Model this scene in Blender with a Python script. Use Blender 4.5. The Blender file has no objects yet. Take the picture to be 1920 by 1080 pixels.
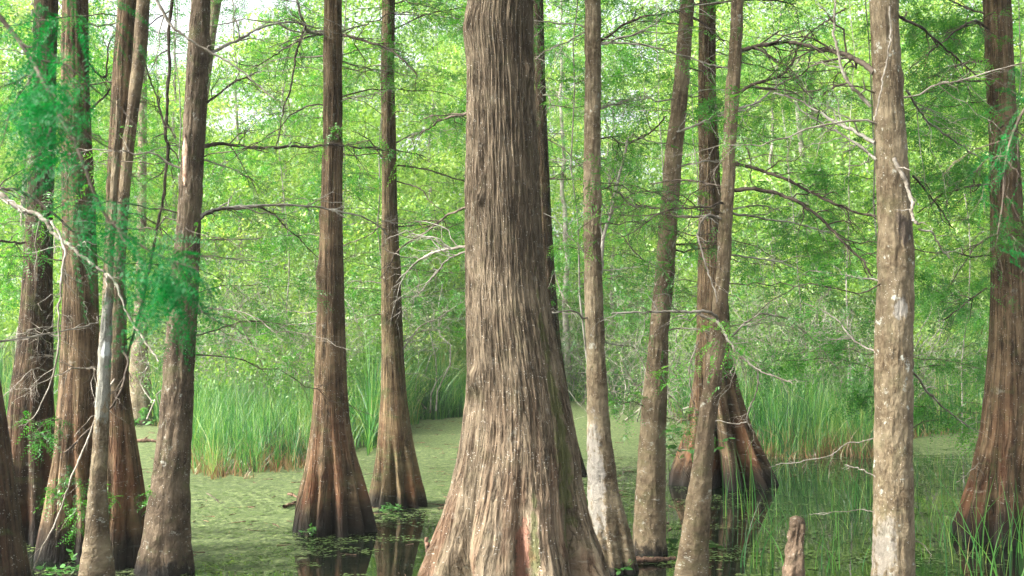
import bpy, math, numpy as np
from mathutils import Vector, Matrix

# ------------------------------------------------------------------ camera
F, CX, CY, YH, CAMH = 2058.0, 960.0, 540.0, 640.0, 1.6      # the photograph's pixels, 1920 x 1080
PITCH = math.atan((YH - CY) / F)
sc = bpy.context.scene
cam_d = bpy.data.cameras.new('camera'); cam = bpy.data.objects.new('camera', cam_d)
sc.collection.objects.link(cam); sc.camera = cam
cam.location = (0, 0, CAMH); cam.rotation_euler = (math.pi / 2 + PITCH, 0, 0)
cam_d.sensor_width = 36; cam_d.lens = 36 * F / 1920
cam_d.clip_start = 0.05; cam_d.clip_end = 2000
cam_d.dof.use_dof = True; cam_d.dof.focus_distance = 8.6; cam_d.dof.aperture_fstop = 5.6

# ------------------------------------------------------------------ light
SUN_EL, SUN_AZ = math.radians(42), math.radians(-106)       # azimuth measured from +Y (view direction) clockwise
w = bpy.data.worlds.new('World'); sc.world = w; w.use_nodes = True
nt = w.node_tree; bg = nt.nodes['Background']
sky = nt.nodes.new('ShaderNodeTexSky'); sky.sky_type = 'NISHITA'; sky.sun_disc = False
sky.sun_elevation = SUN_EL; sky.sun_rotation = SUN_AZ; sky.dust_density = 9; sky.air_density = 1.0; sky.ozone_density = 1.0
hsv = nt.nodes.new('ShaderNodeHueSaturation'); hsv.inputs['Saturation'].default_value = .3; hsv.inputs['Value'].default_value = 1.25   # thin white overcast
nt.links.new(sky.outputs[0], hsv.inputs['Color']); nt.links.new(hsv.outputs[0], bg.inputs[0]); bg.inputs[1].default_value = 0.12
sl = bpy.data.lights.new('sun', 'SUN'); sun = bpy.data.objects.new('sun', sl); sc.collection.objects.link(sun)
sl.energy = 1.55; sl.angle = math.radians(12); sl.color = (1, .965, .9)
sd = Vector((math.sin(SUN_AZ) * math.cos(SUN_EL), math.cos(SUN_AZ) * math.cos(SUN_EL), math.sin(SUN_EL)))
sun.rotation_euler = (-sd).to_track_quat('-Z', 'Y').to_euler()
sun.location = (0, 0, 60)
sc.view_settings.view_transform = 'Standard'; sc.view_settings.look = 'None'
sc.view_settings.gamma = 1; sc.view_settings.use_curve_mapping = False
sc.view_settings.exposure = 2.3
cy = sc.cycles
cy.use_denoising = True; cy.denoising_prefilter = 'NONE'
cy.max_bounces = 6; cy.diffuse_bounces = 3; cy.glossy_bounces = 2; cy.transmission_bounces = 3; cy.volume_bounces = 0
cy.sample_clamp_indirect = 6; cy.caustics_reflective = False; cy.caustics_refractive = False
cy.volume_step_rate = 4

# ------------------------------------------------------------------ helpers
def cross2(a, b): return np.cross(a, b)
def unit(v): return v / np.maximum(np.linalg.norm(v, axis=-1, keepdims=True), 1e-9)
def sstep(a, b, x):
    t = np.clip((x - a) / (b - a), 0, 1); return t * t * (3 - 2 * t)

SP, CP = math.sin(PITCH), math.cos(PITCH)
def ray(px, py):
    a = (np.asarray(px, float) - CX) / F; b = (CY - np.asarray(py, float)) / F
    return np.stack([a + 0 * b, CP - b * SP + 0 * a, SP + b * CP + 0 * a], -1)
def at(px, py, Y):
    """world point on the plane y = Y that the photograph shows at a pixel, and metres per pixel there"""
    d = ray(px, py); t = np.asarray(Y, float) / d[..., 1]
    p = d * t[..., None]; p[..., 2] += CAMH
    return p, t / F

def vnoise(p, seed=0):
    p = np.asarray(p, float) + seed * 17.37
    i = np.floor(p).astype(np.int64); f = p - i; u = f * f * (3 - 2 * f)
    def h(a, b, c):
        n = (a * 374761393 + b * 668265263 + c * 2147483647 + seed * 974711) & 0xffffffff
        n = ((n ^ (n >> 13)) * 1274126177) & 0xffffffff
        n = ((n ^ (n >> 16)) * 2246822519) & 0xffffffff
        return (n & 0xffffff) / float(0xffffff)
    r = 0
    for a in (0, 1):
        for b in (0, 1):
            for c in (0, 1):
                wgt = (u[..., 0] if a else 1 - u[..., 0]) * (u[..., 1] if b else 1 - u[..., 1]) * (u[..., 2] if c else 1 - u[..., 2])
                r = r + wgt * h(i[..., 0] + a, i[..., 1] + b, i[..., 2] + c)
    return r
def fbm(p, seed=0, o=3, g=.5):
    s = 0; a = 1; t = 0
    for k in range(o):
        s = s + a * vnoise(np.asarray(p) * 2 ** k, seed + k); t += a; a *= g
    return s / t

COL = sc.collection
def mesh_obj(name, verts, faces, mat, parent=None, attrs=None, smooth=True, origin=None):
    """ONE mesh object from an (N,3) array and an (M,4) or (M,3) array of faces"""
    verts = np.asarray(verts, np.float32).reshape(-1, 3)
    if origin is None and parent is not None: origin = parent['_w']
    if origin is not None: verts = verts - np.asarray(origin, np.float32)
    faces = np.asarray(faces, np.int32)
    me = bpy.data.meshes.new(name)
    me.vertices.add(len(verts)); me.vertices.foreach_set('co', verts.ravel())
    n, k = faces.shape
    me.loops.add(n * k); me.loops.foreach_set('vertex_index', faces.ravel())
    me.polygons.add(n); me.polygons.foreach_set('loop_start', np.arange(0, n * k, k, dtype=np.int32))
    try: me.polygons.foreach_set('loop_total', np.full(n, k, np.int32))
    except Exception: pass
    if smooth: me.polygons.foreach_set('use_smooth', np.ones(n, bool))
    for an, av in (attrs or {}).items():
        av = np.asarray(av, np.float32)
        if av.ndim == 1: me.attributes.new(an, 'FLOAT', 'POINT').data.foreach_set('value', av)
        else: me.attributes.new(an, 'FLOAT_VECTOR', 'POINT').data.foreach_set('vector', av.ravel())
    me.update(calc_edges=True)
    if mat: me.materials.append(mat)
    o = bpy.data.objects.new(name, me); COL.objects.link(o)
    if parent is not None: o.parent = parent['_e']
    elif origin is not None: o.location = origin
    return o
def tag(o, label=None, cat=None, group=None, kind=None):
    if label: o['label'] = label
    if cat: o['category'] = cat
    if group: o['group'] = group
    if kind: o['kind'] = kind
    return o
def thing(name, label, cat, loc, group=None):
    e = bpy.data.objects.new(name, None); COL.objects.link(e); e.location = loc; e.empty_display_size = .2
    tag(e, label, cat, group)
    return {'_e': e, '_w': tuple(loc)}

# ---- tubes and branching, all as arrays
def tubes(paths, rad, ns=5):
    """paths (N,K,3), rad (N,K) -> verts, quads (open ended but closed by near-zero tips)"""
    N, K, _ = paths.shape
    tan = np.gradient(paths, axis=1); tan = unit(tan)
    mean = unit(tan.mean(1, keepdims=True))
    ref = np.where(np.abs(mean[..., 2:3]) > .8, np.array([1., 0, 0]), np.array([0, 0, 1.]))
    a = unit(np.cross(tan, ref)); b = np.cross(tan, a)
    th = np.linspace(0, 2 * math.pi, ns, endpoint=False)
    v = paths[:, :, None, :] + rad[:, :, None, None] * (a[:, :, None, :] * np.cos(th)[None, None, :, None] + b[:, :, None, :] * np.sin(th)[None, None, :, None])
    n0 = (np.arange(N) * K * ns)[:, None, None]; k = (np.arange(K - 1) * ns)[None, :, None]; j = np.arange(ns)[None, None, :]; j2 = (j + 1) % ns
    q = np.stack([n0 + k + j, n0 + k + j2, n0 + k + ns + j2, n0 + k + ns + j], -1).reshape(-1, 4)
    return v.reshape(-1, 3), q
def merge(parts):
    vs, qs, o = [], [], 0
    for v, q in parts:
        vs.append(v); qs.append(q + o); o += len(v)
    return np.concatenate(vs), np.concatenate(qs)
def sample(par, rad, t, idx):
    Kp = par.shape[1]; f = t * (Kp - 1.001); i = f.astype(int); u = (f - i)[:, None]
    a = par[idx, i]; b = par[idx, i + 1]
    return a * (1 - u) + b * u, unit(b - a), rad[idx, i] * (1 - u[:, 0]) + rad[idx, i + 1] * u[:, 0]
def kids(par, rad, m, L, rng, spread=.8, lift=.1, droop=.3, K=6, tmin=.2, wob=.06, flat=.45, rk=.55, rmin=.0012):
    N = par.shape[0]; idx = np.repeat(np.arange(N), m); n = len(idx)
    t = rng.uniform(tmin, 1, n); pos, tan, r = sample(par, rad, t, idx)
    rn = rng.normal(size=(n, 3)); rn[:, 2] *= flat
    rn -= tan * (rn * tan).sum(1, keepdims=True); rn = unit(rn)
    d = unit(tan * math.cos(spread) + rn * math.sin(spread) + np.array([0, 0, lift]))
    ln = L * (1.15 - .6 * t) * rng.uniform(.45, 1.25, n)
    return shoot(pos, d, ln, np.maximum(r * rk, rmin), rng, droop, K, wob, rmin)
def shoot(pos, d, ln, r0, rng, droop=.3, K=6, wob=.06, rmin=.0012):
    n = len(pos); s = np.linspace(0, 1, K)
    p = pos[:, None, :] + d[:, None, :] * (ln[:, None] * s)[..., None]
    p[:, :, 2] -= droop * ln[:, None] * s ** 2
    wn = np.cumsum(rng.normal(size=(n, K, 3)) * wob, 1); wn -= wn[:, :1]
    p = p + wn * ln[:, None, None]
    rr = np.maximum(r0[:, None] * (1 - .75 * s[None]), rmin * .6)
    return p, rr
def bez(pts, n):
    """smooth curve through points"""
    pts = np.asarray(pts, float); m = len(pts); t = np.linspace(0, m - 1, n)
    i = np.clip(t.astype(int), 0, m - 2); u = (t - i)[:, None]
    P = lambda k: pts[np.clip(k, 0, m - 1)]
    p0, p1, p2, p3 = P(i - 1), P(i), P(i + 1), P(i + 2)
    return .5 * (2 * p1 + (p2 - p0) * u + (2 * p0 - 5 * p1 + 4 * p2 - p3) * u ** 2 + (3 * p1 - p0 - 3 * p2 + p3) * u ** 3)

# ---- leaves
def diamonds(base, d, side, ln, wd):
    """leaf quads: base, two sides, tip"""
    c = base + d * (ln * .45)[:, None]
    v = np.stack([base, c + side * wd[:, None], base + d * ln[:, None], c - side * wd[:, None]], 1)
    return v.reshape(-1, 3), np.arange(len(base) * 4).reshape(-1, 4)
def sprays(pos, d, L, rng, nl=14, wd=.0045, droop=.35, up=(0, 0, 1), rel=.3):
    """feathery cypress sprays: two ranks of narrow leaflets along an axis"""
    N = len(pos); s = np.tile(np.linspace(.08, 1, nl), (N, 1))
    upv = unit(np.asarray(up, float) + rng.normal(size=(N, 3)) * .55)
    side = unit(np.cross(d, upv))
    p = pos[:, None] + d[:, None] * (L[:, None] * s)[..., None]
    p[:, :, 2] -= droop * L[:, None] * s ** 2
    sg = np.where(np.arange(nl) % 2, 1., -1.)[None, :, None]
    ld = unit(side[:, None] * sg + d[:, None] * .55 + rng.normal(size=(N, nl, 3)) * .16 - np.array([0, 0, .15]))
    ll = (L[:, None] * rel * (1.05 - .75 * s)) * rng.uniform(.8, 1.2, (N, nl))
    nrm = unit(np.cross(ld, d[:, None]) + rng.normal(size=(N, nl, 3)) * .25)
    sd_ = unit(np.cross(ld, nrm))
    v, q = diamonds(p.reshape(-1, 3), ld.reshape(-1, 3), sd_.reshape(-1, 3), ll.ravel(), np.full(N * nl, wd))
    rnd = np.repeat(np.clip(rng.normal(.5, .2, N), 0, 1), nl * 4)
    return v, q, rnd

# ------------------------------------------------------------------ materials
def mat_new(name):
    m = bpy.data.materials.new(name); m.use_nodes = True; t = m.node_tree; t.nodes.clear()
    return m, t
class G:
    def __init__(s, t): s.t = t
    def n(s, ty, **k):
        o = s.t.nodes.new(ty)
        for a, b in k.items(): setattr(o, a, b)
        return o
    def l(s, a, b): s.t.links.new(a, b)
    def attr(s, name, out='Fac'):
        o = s.n('ShaderNodeAttribute'); o.attribute_name = name; return o.outputs[out]
    def mapping(s, vec, sc_):
        o = s.n('ShaderNodeMapping'); s.l(vec, o.inputs[0]); o.inputs['Scale'].default_value = sc_; return o.outputs[0]
    def noise(s, vec, scale, detail=4, rough=.55, dist=0):
        o = s.n('ShaderNodeTexNoise'); s.l(vec, o.inputs['Vector']); o.inputs['Scale'].default_value = scale
        o.inputs['Detail'].default_value = detail; o.inputs['Roughness'].default_value = rough; o.inputs['Distortion'].default_value = dist
        return o.outputs[0]
    def ramp(s, fac, stops):
        o = s.n('ShaderNodeValToRGB'); s.l(fac, o.inputs[0]); e = o.color_ramp.elements
        while len(e) < len(stops): e.new(.5)
        for k, (p, c) in enumerate(stops):
            e[k].position = p; e[k].color = (c, c, c, 1) if not hasattr(c, '__len__') else (*c, 1)
        return o.outputs[0]
    def math(s, op, a, b=None, clamp=False):
        o = s.n('ShaderNodeMath', operation=op, use_clamp=clamp)
        for k, x in enumerate((a, b)):
            if x is None: continue
            if hasattr(x, 'links'): s.l(x, o.inputs[k])
            else: o.inputs[k].default_value = x
        return o.outputs[0]
    def mix(s, fac, a, b):
        o = s.n('ShaderNodeMix', data_type='RGBA')
        for inp, x in ((o.inputs[0], fac), (o.inputs[6], a), (o.inputs[7], b)):
            if hasattr(x, 'links'): s.l(x, inp)
            elif hasattr(x, '__len__'): inp.default_value = (*x, 1)
            else: inp.default_value = x
        return o.outputs[2]
    def bump(s, h, st, dist, nrm=None):
        o = s.n('ShaderNodeBump'); s.l(h, o.inputs['Height']); o.inputs['Strength'].default_value = st; o.inputs['Distance'].default_value = dist
        if nrm: s.l(nrm, o.inputs['Normal'])
        return o.outputs[0]
    def out(s, sh, vol=False):
        o = s.n('ShaderNodeOutputMaterial'); s.l(sh, o.inputs[1 if vol else 0])

def bark(name, lo, mid, hi, strip=30, stretch=.07, lichen=.5, specks=.5, moss=.2, red=0., bump=.9, wet=.25, mottle=.4, crack=.8, spots=()):
    """bk = (cos*r, sin*r, length) so the fibres follow the flare of the trunk"""
    lo, mid, hi = (tuple(x * k * y for x, y in zip(c_, (.98, 1.0, .90))) for c_, k in ((lo, .68), (mid, .64), (hi, .68)))
    m, t = mat_new(name); g = G(t); v = g.attr('bk', 'Vector')
    vs = g.mapping(v, (strip, strip, strip * stretch))
    n1 = g.noise(vs, 1, 6, .62, .35)
    n2 = g.noise(g.mapping(v, (strip * 2.6, strip * 2.6, strip * stretch * 5)), 1, 5, .65)
    big = g.noise(v, 5, 4, .6); med = g.noise(v, 26, 5, .65)
    base = g.ramp(n1, [(.40, lo), (.5, mid), (.62, hi)])
    b2 = g.ramp(n2, [(.38, lo), (.5, mid), (.64, hi)])
    c = g.mix(.42, base, b2)
    fis = g.noise(g.mapping(v, (strip * .8, strip * .8, strip * stretch * .55)), 1, 5, .6, .6)
    crk = g.math('ABSOLUTE', g.math('SUBTRACT', fis, .5))
    ck = g.ramp(crk, [(0, 1.), (.012, .8), (.035, 0.)])
    mt = g.ramp(med, [(.38, tuple(x * .72 for x in mid)), (.52, mid), (.66, hi)])
    c = g.mix(mottle, c, mt)
    c = g.mix(g.math('MULTIPLY', ck, crack), c, tuple(x * .4 for x in lo))
    # broad patches of different bark
    c = g.mix(g.math('MULTIPLY', g.ramp(big, [(.42, 0.), (.62, 1.)]), .45), c, tuple(min(1, x * 1.35) for x in hi))
    c = g.mix(g.math('MULTIPLY', g.ramp(g.noise(v, 2.3, 3, .6), [(.5, 0.), (.62, 1.)]), .5), c, lo)
    if red: # reddish inner bark near the foot
        sep = g.n('ShaderNodeSeparateXYZ'); g.l(v, sep.inputs[0])
        low = g.math('SUBTRACT', 1.0, g.math('DIVIDE', sep.outputs[2], 1.5), clamp=True)
        k = g.math('MULTIPLY', g.ramp(g.noise(g.mapping(v, (16, 16, 1.4)), 1, 4, .6), [(.47, 0.), (.6, 1.)]), g.math('MULTIPLY', low, red))
        c = g.mix(k, c, (.2, .075, .035))
    mz = g.ramp(g.noise(v, 7, 5, .7, .5), [(.53, 0.), (.66, 1.)])
    c = g.mix(g.math('MULTIPLY', mz, moss), c, (.075, .095, .03))
    lz = g.ramp(g.noise(v, 15, 6, .72), [(.6, 0.), (.67, 1.)])
    c = g.mix(g.math('MULTIPLY', lz, lichen), c, (.42, .43, .36))
    vo = g.n('ShaderNodeTexVoronoi'); g.l(v, vo.inputs['Vector']); vo.inputs['Scale'].default_value = 75
    sp = g.math('MULTIPLY', g.math('LESS_THAN', vo.outputs['Distance'], .2), g.math('GREATER_THAN', g.noise(v, 21, 3, .6), .54))
    c = g.mix(g.math('MULTIPLY', sp, specks), c, (.6, .58, .5))
    for (sx, sz, rx, rz, sc_, st_) in spots:                       # stains and growths with a place of their own on the trunk
        sp3 = g.n('ShaderNodeSeparateXYZ'); g.l(v, sp3.inputs[0])
        ax = g.math('DIVIDE', g.math('SUBTRACT', sp3.outputs[0], sx), rx); az = g.math('DIVIDE', g.math('SUBTRACT', sp3.outputs[2], sz), rz)
        dd = g.math('ADD', g.math('MULTIPLY', ax, ax), g.math('MULTIPLY', az, az))
        dd = g.math('ADD', dd, g.math('MULTIPLY', g.math('SUBTRACT', g.noise(g.mapping(v, (1, 1, .5)), 22, 6, .75), .5), 5.5))
        c = g.mix(g.math('MULTIPLY', g.ramp(dd, [(.45, 1.), (1., 0.)]), st_), c, sc_)
    # damp dark tide band at the foot
    sep2 = g.n('ShaderNodeSeparateXYZ'); g.l(v, sep2.inputs[0])
    zz = g.math('ADD', sep2.outputs[2], g.math('MULTIPLY', g.math('SUBTRACT', n1, .5), -.35))
    wz = g.math('SUBTRACT', 1.0, g.math('DIVIDE', zz, wet), clamp=True)
    wz = g.ramp(wz, [(0, 0.), (.55, .85), (1, 1.)])
    c = g.mix(wz, c, (.012, .011, .009))
    p = g.n('ShaderNodeBsdfPrincipled'); g.l(c, p.inputs['Base Color']); p.inputs['Roughness'].default_value = .9
    p.inputs['Specular IOR Level'].default_value = .2
    nb = g.bump(n1, bump, .04); nb = g.bump(g.ramp(crk, [(0, 0.), (.05, 1.)]), min(1, crack * 1.1), .015, nb); nb = g.bump(n2, bump * .7, .012, nb); nb = g.bump(med, .5, .01, nb)
    g.l(nb, p.inputs['Normal']); g.out(p.outputs[0])
    return m
def twigmat(name, a, b, sc_=9):
    m, t = mat_new(name); g = G(t); tc = g.n('ShaderNodeTexCoord').outputs['Object']
    c = g.mix(g.ramp(g.noise(tc, sc_, 5, .7), [(.42, 0.), (.6, 1.)]), a, b)
    p = g.n('ShaderNodeBsdfPrincipled'); g.l(c, p.inputs['Base Color']); p.inputs['Roughness'].default_value = .85
    p.inputs['Specular IOR Level'].default_value = .2
    g.l(g.bump(g.noise(tc, 120, 3), .4, .004), p.inputs['Normal']); g.out(p.outputs[0]); return m
def leafmat(name, stops, trans=.5, tint=(1.5, 1.35, .7), sc_=.5, gl=.05):
    m, t = mat_new(name); g = G(t); tc = g.n('ShaderNodeTexCoord').outputs['Object']
    r = g.attr('rnd'); n = g.noise(tc, sc_, 3, .6)
    f = g.math('ADD', g.math('MULTIPLY', r, .8), g.math('SUBTRACT', g.math('MULTIPLY', n, 1.5), .68), clamp=True)
    c = g.ramp(f, stops)
    d = g.n('ShaderNodeBsdfDiffuse'); g.l(c, d.inputs[0])
    tr = g.n('ShaderNodeBsdfTranslucent')
    mm = g.n('ShaderNodeMix', data_type='RGBA', blend_type='MULTIPLY'); mm.inputs[0].default_value = 1
    g.l(c, mm.inputs[6]); mm.inputs[7].default_value = (*tint, 1); g.l(mm.outputs[2], tr.inputs[0])
    ms = g.n('ShaderNodeMixShader'); ms.inputs[0].default_value = trans; g.l(d.outputs[0], ms.inputs[1]); g.l(tr.outputs[0], ms.inputs[2])
    gs = g.n('ShaderNodeBsdfGlossy'); gs.inputs['Roughness'].default_value = .45; gs.inputs[0].default_value = (.8, .8, .8, 1)
    m2 = g.n('ShaderNodeMixShader'); m2.inputs[0].default_value = gl; g.l(ms.outputs[0], m2.inputs[1]); g.l(gs.outputs[0], m2.inputs[2])
    g.out(m2.outputs[0]); return m

M = {}
M['bigbark'] = bark('bark_big', (.08, .055, .036), (.21, .155, .11), (.32, .25, .185), strip=44, stretch=.10, lichen=.22, specks=.55, moss=.15, red=.35, bump=1., wet=.05, mottle=.15, spots=((.03, .45, .03, .24, (.26, .12, .08), .75), (.19, 1.05, .03, .9, (.075, .09, .025), .7), (.06, .5, .012, .4, (.06, .08, .02), .6)))
M['barkA'] = bark('bark_rusty', (.045, .027, .015), (.155, .098, .058), (.30, .205, .13), strip=30, stretch=.06, lichen=.3, specks=.5, moss=.35, red=.6, wet=.34, mottle=.3)
M['barkB'] = bark('bark_grey', (.075, .05, .036), (.165, .117, .074), (.31, .24, .165), strip=34, stretch=.3, lichen=.6, specks=.5, moss=.3, bump=.7, wet=.12, mottle=.6, crack=.35)
M['barkF'] = bark('bark_dark_grey', (.04, .026, .018), (.115, .08, .055), (.24, .18, .13), strip=34, stretch=.25, lichen=.5, specks=.5, moss=.4, bump=.8, wet=.12, mottle=.5, crack=.4)
M['barkC'] = bark('bark_lichen', (.07, .048, .03), (.21, .15, .098), (.44, .36, .26), strip=30, stretch=.35, lichen=.95, specks=.4, moss=.2, bump=.7, wet=.1, mottle=.65, crack=.35)
LB = dict(strip=30, stretch=.35, lichen=.6, specks=.4, moss=.2, bump=.7, wet=.1, mottle=.65, crack=.35)
M['barkG'] = bark('bark_white_patch', (.07, .048, .03), (.19, .135, .088), (.38, .31, .22), **LB, spots=((-.035, .68, .05, .42, (.29, .275, .24), .7),))
M['barkH'] = bark('bark_grey_lichen', (.07, .048, .03), (.19, .135, .088), (.38, .31, .22), **LB, spots=((0, 1.5, .06, .5, (.24, .25, .215), .75), (.01, 1.55, .03, .05, (.42, .45, .42), 1.)))
M['barkI'] = bark('bark_patchy', (.075, .05, .032), (.185, .133, .085), (.36, .29, .205), **dict(LB, lichen=.95), spots=((-.06, .42, .05, .22, (.27, .25, .21), .6), (.0, 1.78, .04, .06, (.3, .285, .25), .7), (.02, 2.25, .05, .10, (.045, .035, .03), .8)))
M['barkD'] = bark('bark_dark', (.02, .013, .008), (.07, .044, .028), (.16, .105, .066), strip=32, stretch=.08, lichen=.4, specks=.5, moss=.5, red=.4, wet=.3, mottle=.35)
M['barkE'] = bark('bark_orange_moss', (.05, .033, .018), (.15, .105, .058), (.28, .205, .12), strip=30, stretch=.07, lichen=.3, specks=.3, moss=.7, red=.5, wet=.2, mottle=.4)
M['knee'] = bark('bark_knee', (.05, .03, .02), (.17, .11, .078), (.32, .23, .17), strip=40, stretch=.4, lichen=.5, specks=.4, moss=.2, bump=1., wet=.1, mottle=.6, crack=.5)
M['twigD'] = twigmat('twig_dark', (.035, .027, .02), (.12, .095, .07))
M['twigP'] = twigmat('twig_pale', (.13, .11, .082), (.33, .3, .245))
M['twigG'] = twigmat('twig_grey', (.13, .115, .09), (.33, .31, .26), 4)
M['stub'] = twigmat('broken_wood', (.05, .03, .02), (.2, .12, .08), 30)
M['wood_pale'] = twigmat('bare_wood', (.25, .15, .1), (.5, .36, .26), 20)
M['leafC'] = leafmat('cypress_leaves', [(0, (.012, .09, .01)), (.5, (.045, .21, .016)), (1, (.15, .36, .035))], .5, (1.3, 1.35, .7), .8)
M['leafN'] = leafmat('cypress_leaves_near', [(0, (.001, .075, .012)), (.5, (.002, .135, .024)), (1, (.012, .21, .034))], .5, (1., 1.15, .8), 2, gl=.012)
M['leafB'] = leafmat('woodland_leaves', [(0, (.03, .10, .012)), (.28, (.10, .235, .028)), (.55, (.22, .40, .06)), (.85, (.38, .54, .13)), (1, (.64, .68, .3))], .5, (1.3, 1.2, .6), .28)
M['leafU'] = leafmat('undergrowth_leaves', [(0, (.03, .10, .015)), (.5, (.10, .24, .035)), (1, (.27, .38, .09))], .45, (1.3, 1.25, .7), .4)
M['pad'] = leafmat('duckweed_pads', [(0, (.03, .055, .012)), (.5, (.07, .115, .03)), (1, (.13, .18, .055))], .15, (1, 1, 1), 1.5)
M['leafW'] = leafmat('weed_leaves', [(0, (.03, .12, .02)), (1, (.1, .26, .06))], .4, (1.2, 1.2, .7), 3)
M['grass'] = leafmat('marsh_grass_blades', [(0, (.008, .06, .01)), (.35, (.03, .17, .024)), (.6, (.10, .28, .04)), (.85, (.27, .38, .08)), (1, (.38, .32, .14))], .4, (1.1, 1.2, .8), .5)
M['straw'] = leafmat('dead_grass_blades', [(0, (.09, .048, .02)), (.45, (.24, .135, .045)), (.75, (.26, .2, .08)), (1, (.13, .2, .05))], .3, (1, 1, 1), 2)

def groundmat():
    m, t = mat_new('mud_and_litter'); g = G(t); tc = g.n('ShaderNodeTexCoord').outputs['Object']
    c = g.ramp(g.noise(tc, 3, 8, .7), [(.3, (.02, .025, .01)), (.5, (.05, .07, .02)), (.7, (.10, .12, .045))])
    p = g.n('ShaderNodeBsdfPrincipled'); g.l(c, p.inputs['Base Color']); p.inputs['Roughness'].default_value = .95
    g.l(g.bump(g.noise(tc, 25, 5), .8, .05), p.inputs['Normal']); g.out(p.outputs[0]); return m
def watermat():
    m, t = mat_new('swamp_water_with_duckweed'); g = G(t); tc = g.n('ShaderNodeTexCoord').outputs['Object']
    cov = g.attr('duck')
    fine = g.noise(g.mapping(tc, (1, .6, 1)), 9, 9, .8)
    patch = g.noise(g.mapping(tc, (.8, 2.2, 1)), 2.2, 5, .62, .6)
    nn = g.math('ADD', g.math('MULTIPLY', fine, .62), g.math('MULTIPLY', patch, .38))
    thr = g.math('ADD', .5, g.math('MULTIPLY', g.math('SUBTRACT', .44, cov), .36))
    mk = g.math('MULTIPLY', g.math('SUBTRACT', nn, thr), 16, clamp=True)
    mk = g.math('ADD', mk, 0, clamp=True)
    mk2 = g.math('MULTIPLY', mk, 1.0)
    dc = g.ramp(g.noise(g.mapping(tc, (1, .55, 1)), 15, 9, .88), [(.40, (.01, .017, .006)), (.47, (.045, .064, .022)), (.54, (.108, .138, .05)), (.62, (.23, .265, .11))])
    dc = g.mix(g.ramp(g.noise(tc, 1.1, 4, .6), [(.4, 0.), (.65, .55)]), dc, (.055, .08, .025))
    dd = g.n('ShaderNodeBsdfPrincipled'); g.l(dc, dd.inputs['Base Color']); dd.inputs['Roughness'].default_value = .7
    dd.inputs['Specular IOR Level'].default_value = .25
    g.l(g.bump(g.noise(tc, 45, 6, .8), .5, .01), dd.inputs['Normal'])
    wt = g.n('ShaderNodeBsdfPrincipled'); wt.inputs['Base Color'].default_value = (.004, .007, .004, 1)
    wt.inputs['Roughness'].default_value = .02; wt.inputs['IOR'].default_value = 1.33; wt.inputs['Specular IOR Level'].default_value = .5
    g.l(g.bump(g.noise(g.mapping(tc, (1, .6, 1)), 5, 3, .5), .04, .02), wt.inputs['Normal'])
    ms = g.n('ShaderNodeMixShader'); g.l(mk2, ms.inputs[0]); g.l(wt.outputs[0], ms.inputs[1]); g.l(dd.outputs[0], ms.inputs[2])
    g.out(ms.outputs[0]); return m
M['ground'] = groundmat(); M['water'] = watermat()

# ------------------------------------------------------------------ ground and water
SH_PX = [-900, 0, 120, 250, 330, 365, 480, 590, 690, 745, 800, 880, 1000, 1060, 1215, 1290, 1370, 1500, 1640, 1680, 1750, 1850, 1920, 2800]
SH_D = [24, 22, 23, 23, 20, 13.6, 13.5, 14.6, 17., 21, 24, 25, 29, 31, 30, 20, 16.3, 15.6, 15.6, 17.5, 19.5, 20, 18, 18]
def shore(X, Y):
    px = CX + F * X / np.maximum(Y, 1)
    return np.interp(px, SH_PX, SH_D) + 1.2 * (fbm(np.stack([X * .9, Y * .9, X * 0], -1), 3) - .5)
def ground_h(X, Y):
    s = shore(X, Y); d = Y - s
    far = sstep(0, 6, d)
    return -.55 + .62 * sstep(-1.2, .5, d) + far * .25 + .16 * (fbm(np.stack([X * .7, Y * .7, X * 0], -1), 5) - .5) * sstep(-1, 2, d)
def grid(xs, ys, hf):
    X, Y = np.meshgrid(xs, ys, indexing='xy'); v = np.stack([X, Y, hf(X, Y)], -1).reshape(-1, 3)
    nx, ny = len(xs), len(ys); j, i = np.meshgrid(np.arange(ny - 1), np.arange(nx - 1), indexing='ij')
    a = (j * nx + i).ravel(); return v, np.stack([a, a + 1, a + nx + 1, a + nx], -1)
xs = np.concatenate([[-600, -300, -150, -80, -50], np.arange(-34, 34.1, .25), [50, 80, 150, 300, 600]])
ys = np.concatenate([[-200, -60, -20], np.arange(-6, 60, .25), [80, 120, 200, 400, 900]])
v, q = grid(xs, ys, ground_h)
tag(mesh_obj('ground', v, q, M['ground']), kind='structure')
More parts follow.
